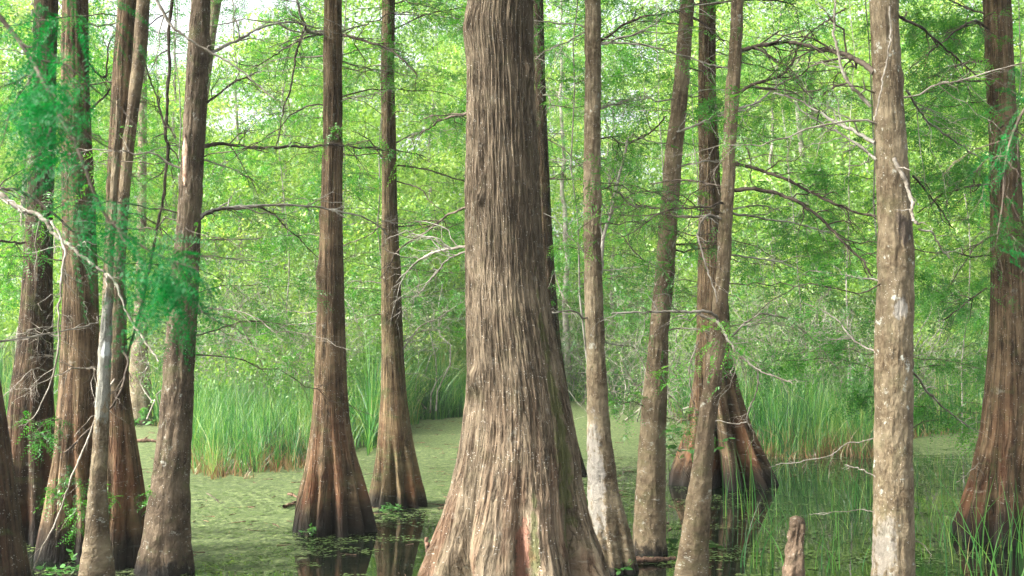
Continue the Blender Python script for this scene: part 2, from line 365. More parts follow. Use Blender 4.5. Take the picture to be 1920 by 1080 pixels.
# duckweed cover over the water, by direction and distance
CPX = [-200, 100, 240, 330, 560, 600, 700, 790, 830, 1000, 1100, 1200, 1290, 1440, 1650, 1840, 2100]
CD = [5, 6.8, 7.5, 8.1, 8.7, 9.3, 10.3, 11.2, 12.5, 14, 17, 22, 34]
CT = np.array([
 [.1, .1, .2, .3, .2, .1, .1, .1, .1, .1, .1, .1, .1, .1, .1, .1, .1],
 [.1, .15, .3, .35, .2, .1, .1, .1, .1, .1, .15, .15, .1, .12, .12, .1, .1],
 [.1, .2, .4, .5, .3, .12, .12, .15, .2, .2, .2, .2, .1, .15, .15, .1, .1],
 [.15, .25, .8, .88, .6, .22, .2, .25, .3, .3, .3, .25, .12, .18, .18, .12, .1],
 [.2, .3, .95, .98, .8, .28, .28, .35, .4, .4, .35, .3, .12, .2, .2, .12, .1],
 [.2, .3, .98, 1., .85, .42, .33, .4, .5, .4, .4, .33, .12, .2, .2, .12, .1],
 [.3, .4, 1., 1., .97, .8, .5, .42, .7, .5, .5, .4, .15, .22, .22, .15, .2],
 [.4, .5, 1., 1., 1., .95, .85, .85, .92, .6, .55, .42, .15, .25, .25, .2, .2],
 [.5, .6, 1., 1., 1., 1., 1., 1., 1., .8, .62, .5, .18, .28, .28, .25, .3],
 [.6, .7, 1., 1., 1., 1., 1., 1., 1., .9, .75, .65, .25, .33, .33, .4, .5],
 [.8, .9, 1., 1., 1., 1., 1., 1., 1., 1., .98, .95, .5, .5, .8, .9, .9],
 [1.] * 17, [1.] * 17])
def cover(X, Y):
    px = CX + F * X / np.maximum(Y, 1)
    fx = np.interp(px, CPX, np.arange(len(CPX))); fy = np.interp(Y, CD, np.arange(len(CD)))
    i = np.clip(fx.astype(int), 0, len(CPX) - 2); j = np.clip(fy.astype(int), 0, len(CD) - 2); u = fx - i; k = fy - j
    c = (CT[j, i] * (1 - u) + CT[j, i + 1] * u) * (1 - k) + (CT[j + 1, i] * (1 - u) + CT[j + 1, i + 1] * u) * k
    return c * .88
xs = np.concatenate([[-80, -40, -24], np.arange(-17, 17.1, .08), [24, 40, 80]])
ys = np.concatenate([[-60, -20, -5, 0, 3], np.arange(4, 34, .08), [38, 45, 60]])
v, q = grid(xs, ys, lambda X, Y: X * 0)
cv = cover(v[:, 0] + .5 * (fbm(v * 1.3, 11) - .5), v[:, 1] + 1.6 * (fbm(v * 1.1, 12) - .5))
tag(mesh_obj('water', v, q, M['water'], attrs={'duck': cv}), kind='structure')

# ------------------------------------------------------------------ trunks
def trunk_mesh(tree, rows, D, mat, zt, seed, flutes=0, fdepth=.3, ftop=1., ridge=.004, kr=40, ns=88, dz=.022, wob=.03, name='trunk', zb=-.35, warp=.5, power=1.5, vst=.045, knots=4):
    rows = sorted(rows, key=lambda r: -r[0])                     # bottom first
    y = np.array([r[0] for r in rows], float); xl = np.array([r[1] for r in rows], float); xr = np.array([r[2] for r in rows], float)
    P, mpp = at((xl + xr) / 2, y, D); zz = P[:, 2]; cx = P[:, 0]; rr = (xr - xl) / 2 * mpp
    # extend below and above what the photograph shows
    s0 = (cx[1] - cx[0]) / (zz[1] - zz[0]); sr = min(0, (rr[1] - rr[0]) / (zz[1] - zz[0]))
    if zz[0] > zb:
        cx = np.r_[cx[0] - s0 * (zz[0] - zb), cx]; rr = np.r_[rr[0] - sr * .7 * (zz[0] - zb), rr]; zz = np.r_[zb, zz]
    s1 = (cx[-1] - cx[-3]) / (zz[-1] - zz[-3])
    cx = np.r_[cx, cx[-1] + s1 * .7 * (zt - zz[-1])]; rr = np.r_[rr, rr[-1] * .62]; zz = np.r_[zz, zt]
    z = np.arange(zb, min(5.2, zt), dz); z = np.r_[z, np.arange(z[-1] + .1, zt, .1)]
    # smooth profile
    def sm(a):
        zi = np.arange(zb, zt, .02); ai = np.interp(zi, zz, a); k = np.hanning(13); k /= k.sum()
        ai = np.convolve(np.pad(ai, 6, mode='edge'), k, 'valid'); return np.interp(z, zi, ai)
    c = sm(cx); r = sm(rr); rm = float(np.median(rr))
    th = np.linspace(0, 2 * math.pi, ns, endpoint=False)
    T, Z = np.meshgrid(th, z); Rr = np.repeat(r[:, None], ns, 1)
    # direction noise shared by flutes and ridges
    ct, st = np.cos(T), np.sin(T)
    lowp = np.stack([ct * 1.2, st * 1.2, Z * .8], -1)
    if flutes:
        w1 = (fbm(np.stack([ct * 1.6, st * 1.6, Z * 1.1], -1), seed + 2) - .5) * warp * 2 * math.pi / flutes * 2.2
        ph = flutes * (T) + w1 * flutes * .5 + seed
        lob = (.5 + .5 * np.cos(ph)); sec = .5 + .5 * np.cos(ph * 2 + 1.7 + 2 * w1)
        fl = sstep(ftop, .05, Z) ** power
        amp = .55 + .9 * vnoise(np.stack([ct * 2.1, st * 2.1, Z * .3], -1), seed + 5)
        Rr = Rr * (1 + fdepth * fl * .22) * (1 - fdepth * fl * amp * (.8 * (1 - lob) ** 1.6 + .28 * (1 - sec)))
    Rr = Rr * (1 + wob * 2 * (fbm(lowp * 1.5, seed + 7) - .5))
    wv = (fbm(np.stack([ct * 3, st * 3, Z * 1.5], -1), seed + 9) - .5) * .10
    a = T + wv
    rp = np.stack([np.cos(a) * rm * kr, np.sin(a) * rm * kr, Z * kr * vst], -1)
    rd = 1 - np.abs(2 * vnoise(rp, seed + 1) - 1); rd2 = vnoise(rp * np.array([2.3, 2.3, 2.6]), seed + 3)
    rd3 = 1 - np.abs(2 * vnoise(rp * np.array([.45, .45, .6]), seed + 4) - 1)
    Rr = Rr + ridge * ((rd - .5) * 1.5 + (rd2 - .5) * .9 + (rd3 - .5) * 1.3)
    kg = np.random.default_rng(seed + 400)
    for _ in range(knots):                                         # burls and healed branch stubs
        kt, kz, ks = kg.uniform(-math.pi, 0), kg.uniform(1.2, 4.6), kg.uniform(.025, .06)
        dt = np.angle(np.exp(1j * (T - kt))) * rm; q2 = (dt / ks) ** 2 + ((Z - kz) / (ks * 1.5)) ** 2
        Rr = Rr + rm * kg.uniform(.08, .22) * np.exp(-q2) - rm * .12 * np.exp(-q2 * 7)
    V = np.stack([c[:, None] + Rr * ct, D + Rr * st, Z], -1)
    nz = len(z); i, j = np.meshgrid(np.arange(nz - 1), np.arange(ns), indexing='ij'); j2 = (j + 1) % ns
    q = np.stack([i * ns + j, i * ns + j2, (i + 1) * ns + j2, (i + 1) * ns + j], -1).reshape(-1, 4)
    sl_ = np.r_[0, np.cumsum(np.sqrt(np.diff(z) ** 2 + np.diff(r) ** 2 + np.diff(c) ** 2))]; sl_ += zb
    bk = np.stack([np.cos(T) * rm, np.sin(T) * rm + seed * 3.1, np.repeat(sl_[:, None], ns, 1)], -1)
    # close the broken top with a fan-like ring
    o = mesh_obj(name, V.reshape(-1, 3), q, mat, tree, attrs={'bk': bk.reshape(-1, 3)})
    f = lambda zq: (float(np.interp(zq, z, c)), float(np.interp(zq, z, r)))
    return o, f

TREES = {}
def cypress(key, name, label, rows, D, mat, zt=8.5, seed=1, group='cypress trunks standing in the swamp', **k):
    by = YH + F * CAMH / D
    rows_ = sorted(rows, key=lambda r: -r[0]); x0 = (rows_[0][1] + rows_[0][2]) / 2
    P, _ = at(x0, by, D)
    tr = thing(name, label, 'tree', (float(P[0]), D, 0.), group)
    o, f = trunk_mesh(tr, rows, D, mat, zt, seed, **k)
    tr['f'] = f; tr['D'] = D; TREES[key] = tr
    return tr

cypress('edge', 'cypress_tree', 'dark trunk cut off by the left edge of the photo beside the swamp water', [(0, -160, -118), (300, -150, -100), (540, -135, -60), (640, -125, -25), (700, -120, -8), (800, -110, 8), (900, -105, 20), (1000, -110, 35), (1080, -120, 48)], 6.6, M['barkD'], seed=1, flutes=7, fdepth=.12, ftop=1.4)
cypress('t1', 'cypress_tree', 'dark rusty fluted trunk nearest the left edge of the photo, base flaring into black water', [(0, 67, 108), (100, 66, 105), (200, 65, 103), (270, 60, 102), (400, 53, 97), (540, 44, 95), (640, 37, 95), (740, 22, 96), (800, 16, 100), (900, 10, 106), (960, 4, 108), (1015, -4, 112)], 8.9, M['barkD'], seed=2, flutes=8, fdepth=.48, ftop=1.7, ridge=.006)
cypress('t2', 'cypress_tree', 'fluted brown trunk second from the left, wrapped in vivid green needles', [(0, 119, 163), (135, 118, 164), (270, 118, 170), (400, 120, 176), (540, 122, 181), (640, 118, 183), (740, 112, 186), (850, 102, 190), (950, 90, 200), (1040, 76, 212)], 8.3, M['barkA'], seed=3, flutes=9, fdepth=.48, ftop=1.7, ridge=.006)
cypress('t3', 'cypress_tree', 'twin-stemmed cypress with two crossing upper stems and a wide dark red foot', [(0, 224, 262), (100, 215, 251), (200, 209, 246), (300, 204, 238), (400, 200, 232), (540, 194, 234), (640, 190, 236), (740, 190, 241), (840, 186, 256), (940, 176, 270), (1030, 160, 282)], 8.0, M['barkA'], seed=4, flutes=8, fdepth=.3, ftop=1.35)
trunk_mesh(TREES['t3'], [(0, 258, 281), (100, 250, 274), (200, 240, 259), (300, 229, 248), (400, 220, 240), (500, 211, 233), (620, 206, 230), (700, 205, 228)], 7.85, M['barkB'], 8, 41, name='side_stem', zb=1.25, ns=48)
cypress('t3c', 'cypress_tree', 'thin pale lichen-white trunk leaning in front of the twin-stemmed cypress', [(300, 212, 221), (400, 206, 217), (470, 200, 213), (540, 195, 210), (640, 187, 208), (720, 184, 206), (800, 178, 202), (900, 170, 199), (1000, 160, 203), (1080, 149, 214)], 7.2, M['barkH'], zt=3.2, seed=5, ridge=.006, ns=56, vst=.3)
cypress('t4', 'cypress_tree', 'dark leaning trunk with a torn pale bark scar, right of the twin-stemmed cypress', [(0, 361, 392), (100, 353, 390), (200, 347, 386), (300, 341, 380), (400, 334, 375), (480, 328, 372), (540, 319, 371), (640, 313, 365), (740, 305, 361), (800, 300, 358), (900, 286, 353), (1000, 270, 356), (1068, 253, 362)], 7.7, M['barkF'], seed=6, flutes=6, fdepth=.13, ftop=.9, ridge=.006, wob=.07, vst=.3)
cypress('t5', 'cypress_tree', 'straight trunk with a widely fluted rust-streaked base rising from dark water, left of centre', [(0, 608, 640), (135, 607, 641), (270, 606, 641), (400, 602, 641), (540, 597, 644), (640, 594, 647), (740, 590, 651), (800, 585, 657), (850, 578, 667), (900, 569, 680), (950, 560, 692), (988, 555, 699)], 9.35, M['barkA'], seed=7, flutes=11, fdepth=.5, ftop=1.15, ridge=.006)
cypress('t6', 'cypress_tree', 'slimmer trunk with a mossy orange fluted base, just left of the big central cypress', [(0, 717, 740), (150, 715, 739), (270, 716, 742), (400, 716, 745), (540, 715, 751), (640, 716, 755), (740, 715, 762), (800, 711, 770), (850, 706, 780), (900, 700, 790), (943, 694, 800)], 10.8, M['barkE'], seed=8, flutes=10, fdepth=.42, ftop=1.0)
cypress('big', 'cypress_tree', 'the big broad shaggy-barked cypress in the centre of the photo', [(0, 879, 998), (35, 873, 998), (62, 869, 998), (95, 875, 998), (135, 878, 999), (270, 876, 1005), (400, 875, 1011), (540, 875, 1023), (640, 877, 1042), (700, 878, 1054), (740, 876, 1063), (800, 870, 1076), (850, 861, 1084), (900, 847, 1093), (960, 828, 1105), (1000, 813, 1116), (1040, 799, 1129), (1080, 782, 1145)], 6.35, M['bigbark'], seed=9, flutes=8, fdepth=.42, ftop=1.25, ridge=.008, kr=78, vst=.085, ns=560, dz=.011, wob=.02, warp=.8)
cypress('t7b', 'cypress_tree', 'reddish brown trunk half hidden right behind the big central cypress', [(0, 1001, 1018), (150, 1003, 1022), (270, 1006, 1027), (400, 1009, 1033), (540, 1008, 1042), (640, 1006, 1051), (740, 1006, 1066), (800, 1003, 1078), (850, 1000, 1090), (890, 996, 1102)], 13.2, M['barkD'], seed=10, flutes=8, fdepth=.2, ftop=1.1)
cypress('t8', 'cypress_tree', 'slender trunk with a whitish lichen patch low down, right beside the big cypress', [(0, 1098, 1125), (150, 1098, 1126), (270, 1096, 1125), (400, 1095, 1124), (540, 1097, 1128), (640, 1100, 1133), (740, 1102, 1138), (800, 1102, 1143), (900, 1102, 1156), (960, 1104, 1170), (1000, 1107, 1180), (1070, 1110, 1196)], 7.75, M['barkG'], seed=11, flutes=7, fdepth=.3, ftop=.75, ridge=.006, vst=.3)
cypress('t9', 'cypress_tree', 'mottled brown trunk leaning right toward its top, standing behind the floating log', [(0, 1277, 1301), (150, 1265, 1291), (270, 1250, 1280), (400, 1238, 1270), (480, 1232, 1265), (540, 1227, 1260), (640, 1217, 1251), (740, 1207, 1249), (800, 1202, 1247), (900, 1194, 1246), (1000, 1187, 1248), (1035, 1186, 1250)], 8.35, M['barkB'], seed=12, ridge=.006, flutes=5, fdepth=.08, ftop=.5, wob=.05, vst=.3)
cypress('t10', 'cypress_tree', 'cypress with deep spread root buttresses, behind the leaning trunk right of centre', [(0, 1312, 1341), (150, 1310, 1341), (270, 1311, 1346), (400, 1311, 1352), (540, 1309, 1362), (640, 1306, 1369), (700, 1302, 1378), (740, 1298, 1387), (800, 1289, 1404), (850, 1277, 1424), (905, 1262, 1446)], 12.4, M['barkA'], seed=13, flutes=9, fdepth=.75, ftop=1.9, ridge=.006, ns=140, power=1.1)
cypress('t11', 'cypress_tree', 'grey-brown trunk leaning across the front of the deeply buttressed cypress', [(0, 1373, 1393), (100, 1368, 1389), (200, 1360, 1383), (270, 1357, 1378), (360, 1353, 1375), (400, 1350, 1372), (480, 1344, 1369), (540, 1340, 1365), (640, 1329, 1360), (740, 1317, 1348), (800, 1308, 1339), (870, 1300, 1335), (940, 1287, 1331), (1000, 1278, 1328), (1080, 1264, 1326)], 7.1, M['barkB'], seed=14, ridge=.006, wob=.09, ns=72, vst=.3)
cypress('t12', 'cypress_tree', 'pale patchy straight trunk on the right with a spent branch hanging along its side', [(0, 1633, 1681), (100, 1638, 1686), (200, 1641, 1692), (270, 1644, 1697), (300, 1644, 1699), (400, 1648, 1707), (480, 1648, 1711), (540, 1648, 1710), (640, 1643, 1709), (740, 1643, 1708), (840, 1642, 1708), (940, 1640, 1711), (1040, 1638, 1712)], 6.3, M['barkI'], seed=15, ridge=.006, wob=.06, ns=150, vst=.3)
cypress('t13', 'cypress_tree', 'rusty fluted trunk nearest the right edge of the photo, flaring foot in black water', [(0, 1845, 1893), (150, 1852, 1900), (270, 1857, 1908), (400, 1860, 1915), (540, 1862, 1922), (640, 1858, 1926), (740, 1850, 1932), (800, 1843, 1938), (850, 1833, 1944), (900, 1822, 1952), (950, 1808, 1965), (1005, 1794, 1982)], 9.0, M['barkA'], seed=16, flutes=8, fdepth=.5, ftop=1.5, ridge=.006)
cypress('back1', 'cypress_tree', 'distant whitish-footed trunk on the far bank between the twin-stemmed cypress and the scarred one', [(0, 262, 276), (400, 258, 274), (560, 254, 272), (640, 248, 276), (700, 243, 280), (760, 238, 286), (778, 234, 290)], 21.5, M['barkC'], seed=17, flutes=6, fdepth=.15, ftop=1.4, zt=10, dz=.05, ns=40, group='trunks beyond the water')
cypress('back2', 'cypress_tree', 'pale trunk far behind, top showing at the right side of the scarred trunk', [(0, 392, 416), (60, 386, 405), (200, 372, 388), (400, 355, 372), (600, 345, 362), (760, 338, 360)], 16, M['barkC'], seed=18, zt=9, dz=.05, ns=40, group='trunks beyond the water')

# ------------------------------------------------------------------ branches seen one by one
def branch(key, pts, r0, r1, mat='twigD', dd=0., kid=10, kl=.38, leaf=0, seed=0, sub=3, name='branch', dstart=None, droop=.25, leafm='leafC', kr=.5):
    """a branch of a standing tree, through photograph positions; its distance runs from the trunk's to the trunk's + dd"""
    tr = TREES[key]; rng = np.random.default_rng(seed * 7 + len(pts) * 131 + int(abs(pts[0][0])) + int(pts[-1][1]))
    n = len(pts); D0 = tr['D'] if dstart is None else dstart
    P = [at(p[0], p[1], D0 + dd * k / (n - 1))[0] for k, p in enumerate(pts)]
    c = bez(P, 9 * n); c = c + np.cumsum(rng.normal(size=c.shape) * .0035, 0) * (1 - np.exp(-np.arange(len(c)) / 6.))[:, None]
    rr = np.linspace(r0, r1, len(c)) * (1 + .12 * rng.normal(size=len(c)))
    main = (c[None], rr[None]); parts = [tubes(*main, ns=7)]; tips = []
    if kid:
        kid = int(kid * 1.35)
        k1 = kids(*main, kid, kl, rng, spread=.85, droop=droop, K=7, tmin=.12, wob=.05, flat=.6, rk=kr); parts.append(tubes(*k1, ns=4)); tips.append(k1)
        if sub:
            k2 = kids(*k1, sub, kl * .45, rng, spread=.7, droop=droop, K=5, tmin=.15, wob=.06, rk=.6); parts.append(tubes(*k2, ns=3)); tips.append(k2)
    o = mesh_obj(name, *merge(parts), M[mat], tr)
    if leaf:
        src = tips if tips else [main]
        leafset({'_e': o, '_w': tr['_w']}, src, leaf, rng, leafm)
    return o
def leafset(tr, src, dens, rng, leafm='leafC', under=None, L=(.06, .14), nl=13, wd=.0042, name='foliage', droop=.35, tmin=.1):
    vs, qs, rs, o = [], [], [], 0
    for par, rad in src:
        N = par.shape[0]; m = max(1, int(dens)); idx = np.repeat(np.arange(N), m)
        if dens < 1: idx = idx[rng.random(len(idx)) < dens]
        t = rng.uniform(tmin, 1, len(idx)); p, tan, _ = sample(par, rad, t, idx)
        rn = rng.normal(size=p.shape); rn[:, 2] *= .35; d = unit(tan * .7 + unit(rn) * .9 + np.array([0, 0, -.1]))
        v, q, r = sprays(p, d, rng.uniform(*L, len(p)), rng, nl, wd, droop)
        vs.append(v); qs.append(q + o); rs.append(r); o += len(v)
    return mesh_obj(name, np.concatenate(vs), np.concatenate(qs), M[leafm], tr, attrs={'rnd': np.concatenate(rs)}, smooth=False)

B = branch
B('t5', [(610, 62), (590, 62), (572, 48), (560, 10), (556, -40)], .016, .009, 'twigP', -.6, 5, .4, seed=1)
B('t5', [(573, 50), (566, 66), (550, 112), (540, 168), (527, 228), (517, 300)], .011, .004, 'twigD', -.2, 7, .28, seed=2, dstart=8.9)
B('t5', [(606, 62), (560, 75), (520, 95), (480, 120), (440, 110)], .008, .003, 'twigD', -.4, 8, .4, seed=3, leaf=1)
B('t5', [(636, 66), (660, 68), (690, 78), (730, 100), (775, 145)], .014, .006, 'twigD', -.5, 6, .4, seed=4)
B('t5', [(640, 115), (670, 125), (710, 135), (760, 145), (810, 160)], .007, .003, 'twigG', .5, 8, .4, seed=5, leaf=1)
B('t5', [(606, 105), (560, 110), (520, 118), (490, 135)], .007, .003, 'twigP', .2, 6, .3, seed=6)
B('t4', [(378, 276), (420, 264), (480, 268), (560, 260), (620, 256), (690, 260), (735, 263), (790, 282)], .015, .004, 'twigD', .6, 12, .35, seed=7)
B('t4', [(374, 406), (420, 389), (480, 384), (560, 380), (620, 385), (690, 405), (720, 430)], .014, .004, 'twigG', .8, 12, .35, seed=8)
B('t4', [(480, 385), (520, 410), (560, 440), (600, 482)], .008, .003, 'twigD', .4, 6, .3, seed=9, dstart=8.)
B('t4', [(374, 412), (400, 398), (440, 396), (480, 392)], .01, .005, 'twigD', .2, 4, .3, seed=10)
B('t4', [(283, -20), (318, 45), (345, 78), (388, 102), (440, 138), (500, 190)], .011, .005, 'twigP', .1, 4, .3, seed=11, dstart=7.35)
B('t4', [(388, 102), (440, 80), (480, 60), (530, 48), (600, 58)], .012, .006, 'twigG', .6, 7, .4, seed=12)
B('t4', [(382, 195), (420, 165), (450, 145), (480, 130)], .009, .004, 'twigD', .3, 6, .35, seed=13)
B('t4', [(375, 480), (410, 482), (460, 488), (520, 500)], .006, .002, 'twigG', .5, 8, .35, seed=14)
B('t4', [(372, 580), (400, 600), (440, 620), (480, 650)], .007, .002, 'twigP', .5, 9, .4, seed=15)
B('t4', [(370, 585), (410, 592), (450, 610), (470, 640), (500, 700)], .006, .002, 'twigP', .3, 8, .35, seed=16)
B('t4', [(376, 300), (420, 310), (460, 330), (500, 370)], .007, .003, 'twigG', .6, 8, .4, seed=17, leaf=1)
B('t4', [(372, 450), (430, 452), (500, 450)], .006, .003, 'twigP', .8, 6, .3, seed=18)
# the two long bare boughs low at the left
B('edge', [(-110, 300), (-40, 340), (0, 360), (50, 392), (96, 416), (116, 436), (150, 460), (178, 487), (203, 512), (226, 536), (262, 608), (300, 660), (322, 690)], .018, .004, 'twigP', -.4, 9, .3, seed=20, sub=2)
B('edge', [(96, 416), (110, 440), (119, 485), (111, 540), (106, 590), (100, 700), (62, 785)], .009, .003, 'twigP', -.3, 6, .22, seed=21, dstart=6.3)
B('edge', [(-110, 340), (0, 348), (40, 350), (100, 385), (150, 430), (190, 465), (235, 505)], .012, .004, 'twigD', .2, 8, .3, seed=22)
B('edge', [(-60, 448), (0, 450), (50, 452)], .010, .006, 'twigD', .8, 4, .3, seed=23)
B('edge', [(0, 640), (110, 620), (180, 605)], .006, .003, 'twigP', .6, 7, .3, seed=24)
B('t3', [(230, 690), (200, 735), (150, 850), (110, 960), (60, 1075)], .008, .004, 'twigP', -1.2, 5, .2, seed=25, sub=1)
B('t3', [(190, 690), (150, 690), (110, 700), (60, 730)], .006, .002, 'twigP', -.9, 8, .3, seed=26)
B('t3', [(236, 560), (228, 640), (240, 690), (205, 770), (120, 850)], .012, .006, 'twigD', -.5, 5, .3, seed=27)
B('t3', [(345, -90), (318, 20), (312, 150), (308, 250), (310, 290), (300, 380), (290, 450), (270, 560), (240, 690)], .013, .009, 'twigD', .1, 10, .35, seed=28)
B('t3', [(310, 240), (290, 180), (265, 110)], .008, .005, 'twigD', .1, 5, .35, seed=29)
B('t3', [(236, 300), (270, 290), (300, 270), (345, 262)], .005, .003, 'twigG', .2, 6, .3, seed=30)
B('t3', [(240, 400), (280, 410), (330, 460)], .006, .003, 'twigD', .3, 8, .35, seed=31)
B('t1', [(95, 700), (60, 690), (20, 720), (-20, 760)], .005, .002, 'twigP', -.7, 8, .3, seed=32)
B('t2', [(160, 110), (200, 140), (210, 70), (240, 40)], .009, .004, 'twigD', .3, 7, .4, seed=33)
B('t2', [(170, 205), (195, 185), (208, 168)], .009, .006, 'twigD', .1, 4, .3, seed=34)
B('t3', [(200, 910), (160, 905), (130, 930), (100, 940)], .004, .002, 'twigD', -.8, 6, .18, seed=35, leaf=2)
B('t3', [(240, 955), (200, 940), (140, 960), (110, 1000)], .004, .002, 'twigD', -.8, 6, .15, seed=36, leaf=2)
B('t3', [(255, 990), (290, 940), (280, 920)], .003, .002, 'twigD', -.4, 4, .12, seed=37, leaf=2)
B('t2', [(140, 780), (90, 800), (60, 830)], .004, .002, 'twigD', -.6, 6, .18, seed=38, leaf=2)
# centre
B('big', [(878, 212), (850, 220), (810, 240), (760, 262)], .010, .004, 'twigD', .8, 9, .45, seed=40, leaf=1)
B('big', [(880, 385), (840, 400), (800, 430), (750, 470), (720, 520)], .009, .003, 'twigD', .8, 9, .4, seed=41)
B('big', [(878, 462), (840, 465), (800, 480), (770, 500), (745, 530)], .011, .003, 'twigG', .7, 10, .4, seed=42)
B('big', [(880, 470), (850, 485), (820, 520), (790, 555)], .007, .003, 'twigG', .6, 8, .35, seed=43)
B('t6', [(738, 310), (780, 312), (830, 325), (872, 338)], .010, .006, 'twigD', .5, 8, .4, seed=44, leaf=1)
B('t6', [(744, 340), (790, 350), (810, 370), (840, 395)], .008, .003, 'twigD', -.3, 7, .35, seed=45)
B('t6', [(738, 270), (780, 250), (830, 245), (876, 235)], .008, .003, 'twigG', .6, 10, .45, seed=46, leaf=1)
B('t6', [(716, 295), (690, 260), (660, 245)], .008, .003, 'twigD', -.2, 6, .3, seed=47)
B('t6', [(738, 55), (770, 40), (820, 25), (880, 10)], .008, .004, 'twigD', .6, 10, .5, seed=48, leaf=1)
B('t6', [(745, 425), (790, 420), (830, 430), (870, 415)], .007, .003, 'twigD', .4, 8, .4, seed=49)
B('t6', [(716, 590), (690, 592), (650, 610)], .006, .002, 'twigP', -.4, 8, .3, seed=50)
B('t6', [(752, 660), (790, 610), (830, 590), (875, 560)], .008, .003, 'twigP', .7, 10, .45, seed=51)
B('t6', [(716, 420), (690, 440), (640, 460), (600, 490)], .007, .003, 'twigD', .6, 8, .4, seed=52)
B('t7b', [(1026, 334), (1060, 336), (1092, 337)], .014, .009, 'twigD', -.6, 4, .35, seed=53, leaf=1)
B('t7b', [(1006, 178), (1050, 177), (1090, 192)], .009, .004, 'twigG', -.4, 8, .45, seed=54, leaf=1)
B('t7b', [(1024, 260), (1060, 280), (1100, 320)], .009, .004, 'twigD', -.3, 8, .5, seed=55, leaf=1)
B('t7b', [(1036, 500), (1060, 560), (1090, 600)], .008, .003, 'twigP', -.5, 8, .4, seed=56, leaf=1)
B('t8', [(1124, 78), (1180, 45), (1230, 28), (1285, 26)], .009, .004, 'twigD', -.3, 7, .4, seed=57)
B('t8', [(1125, 80), (1190, 79), (1260, 92), (1320, 110), (1370, 125)], .009, .004, 'twigG', -.4, 8, .4, seed=58, leaf=1)
B('t8', [(1122, 205), (1150, 203), (1172, 205)], .009, .006, 'twigP', .2, 5, .4, seed=59, leaf=1)
B('t8', [(1125, 350), (1160, 360), (1180, 380), (1240, 390)], .010, .004, 'twigP', .4, 8, .45, seed=60, leaf=1)
B('t8', [(1098, 60), (1060, 80), (1020, 100), (1000, 118)], .006, .003, 'twigP', -.4, 6, .35, seed=61)
B('t8', [(1126, 260), (1155, 258), (1165, 300)], .006, .003, 'twigD', .2, 6, .35, seed=62, leaf=1)
B('t8', [(1130, 640), (1180, 650), (1220, 670)], .005, .002, 'twigG', .6, 10, .4, seed=63, leaf=1)
B('t8', [(1124, 545), (1127, 480), (1140, 410), (1152, 365), (1166, 290), (1172, 265)], .016, .009, 'twigG', .7, 10, .45, seed=64)
B('t8', [(1170, 272), (1190, 258), (1222, 235), (1245, 210)], .011, .005, 'twigD', .3, 6, .4, seed=65, leaf=1, dstart=8.45)
B('t9', [(1262, 250), (1290, 240), (1330, 222), (1380, 215), (1430, 205)], .010, .004, 'twigG', -.7, 8, .45, seed=66, leaf=1)
B('t9', [(1265, 408), (1300, 403), (1350, 400)], .010, .006, 'twigG', -.3, 5, .35, seed=67)
B('t9', [(1262, 458), (1300, 460), (1345, 456)], .009, .004, 'twigD', .1, 6, .35, seed=68)
B('t9', [(1230, 390), (1200, 385), (1160, 380)], .010, .005, 'twigD', .1, 7, .35, seed=69, leaf=1)
B('t9', [(1240, 505), (1200, 480), (1160, 440), (1130, 425)], .006, .003, 'twigD', .3, 8, .4, seed=70, leaf=1)
B('t9', [(1292, 30), (1330, 50), (1365, 78)], .009, .006, 'twigD', -.3, 5, .35, seed=71)
B('t9', [(1285, 10), (1340, 9), (1420, 6), (1480, 16)], .010, .005, 'twigD', -.2, 8, .45, seed=72, leaf=1)
B('t9', [(1208, 760), (1180, 755), (1150, 760)], .004, .002, 'twigD', -.4, 6, .2, seed=73, leaf=2)
B('t9', [(1245, 780), (1275, 790), (1310, 800)], .004, .002, 'twigD', -.4, 6, .2, seed=74, leaf=2)
B('t11', [(1374, 357), (1330, 347), (1290, 341), (1225, 345)], .009, .004, 'twigD', .3, 6, .3, seed=75)
B('t11', [(1376, 357), (1440, 356), (1500, 375), (1545, 405), (1590, 445), (1625, 482), (1648, 520)], .014, .006, 'twigD', -.3, 10, .4, seed=76)
B('t11', [(1376, 307), (1440, 318), (1500, 340), (1560, 370), (1620, 396), (1650, 402)], .012, .006, 'twigD', -.2, 10, .4, seed=77)
B('t11', [(1388, 95), (1430, 80), (1470, 77), (1520, 84)], .014, .01, 'twigD', -.1, 7, .45, seed=78, leaf=1)
B('t11', [(1380, 178), (1410, 155), (1450, 145), (1480, 130), (1513, 76), (1560, 35), (1600, 12)], .012, .005, 'twigD', -.1, 10, .4, seed=79)
B('t11', [(1376, 205), (1420, 190), (1470, 150), (1500, 160), (1540, 200), (1580, 230)], .009, .003, 'twigG', .3, 10, .4, seed=80)
B('t11', [(1374, 400), (1420, 400), (1500, 415), (1560, 430)], .009, .003, 'twigG', .4, 9, .4, seed=81, leaf=1)
B('t11', [(1370, 478), (1420, 485), (1480, 500), (1560, 545)], .007, .003, 'twigG', .5, 9, .4, seed=82)
B('t11', [(1376, 240), (1400, 280), (1405, 345)], .006, .003, 'twigD', .1, 5, .3, seed=83)
B('t11', [(1358, 412), (1330, 411), (1316, 430), (1322, 470), (1338, 520), (1350, 562)], .010, .004, 'twigP', -.35, 4, .25, seed=84)
B('t11', [(1355, 640), (1340, 605), (1312, 590), (1260, 588), (1200, 587), (1130, 590)], .012, .005, 'twigG', -.2, 6, .35, seed=85)
B('t11', [(1312, 590), (1345, 605), (1362, 640), (1372, 660), (1402, 680), (1440, 700), (1480, 720)], .010, .004, 'twigP', -.3, 8, .35, seed=86, dstart=6.9)
B('t11', [(1370, 658), (1372, 680), (1365, 700)], .006, .004, 'twigP', 0, 2, .1, seed=87, dstart=6.75, sub=0)
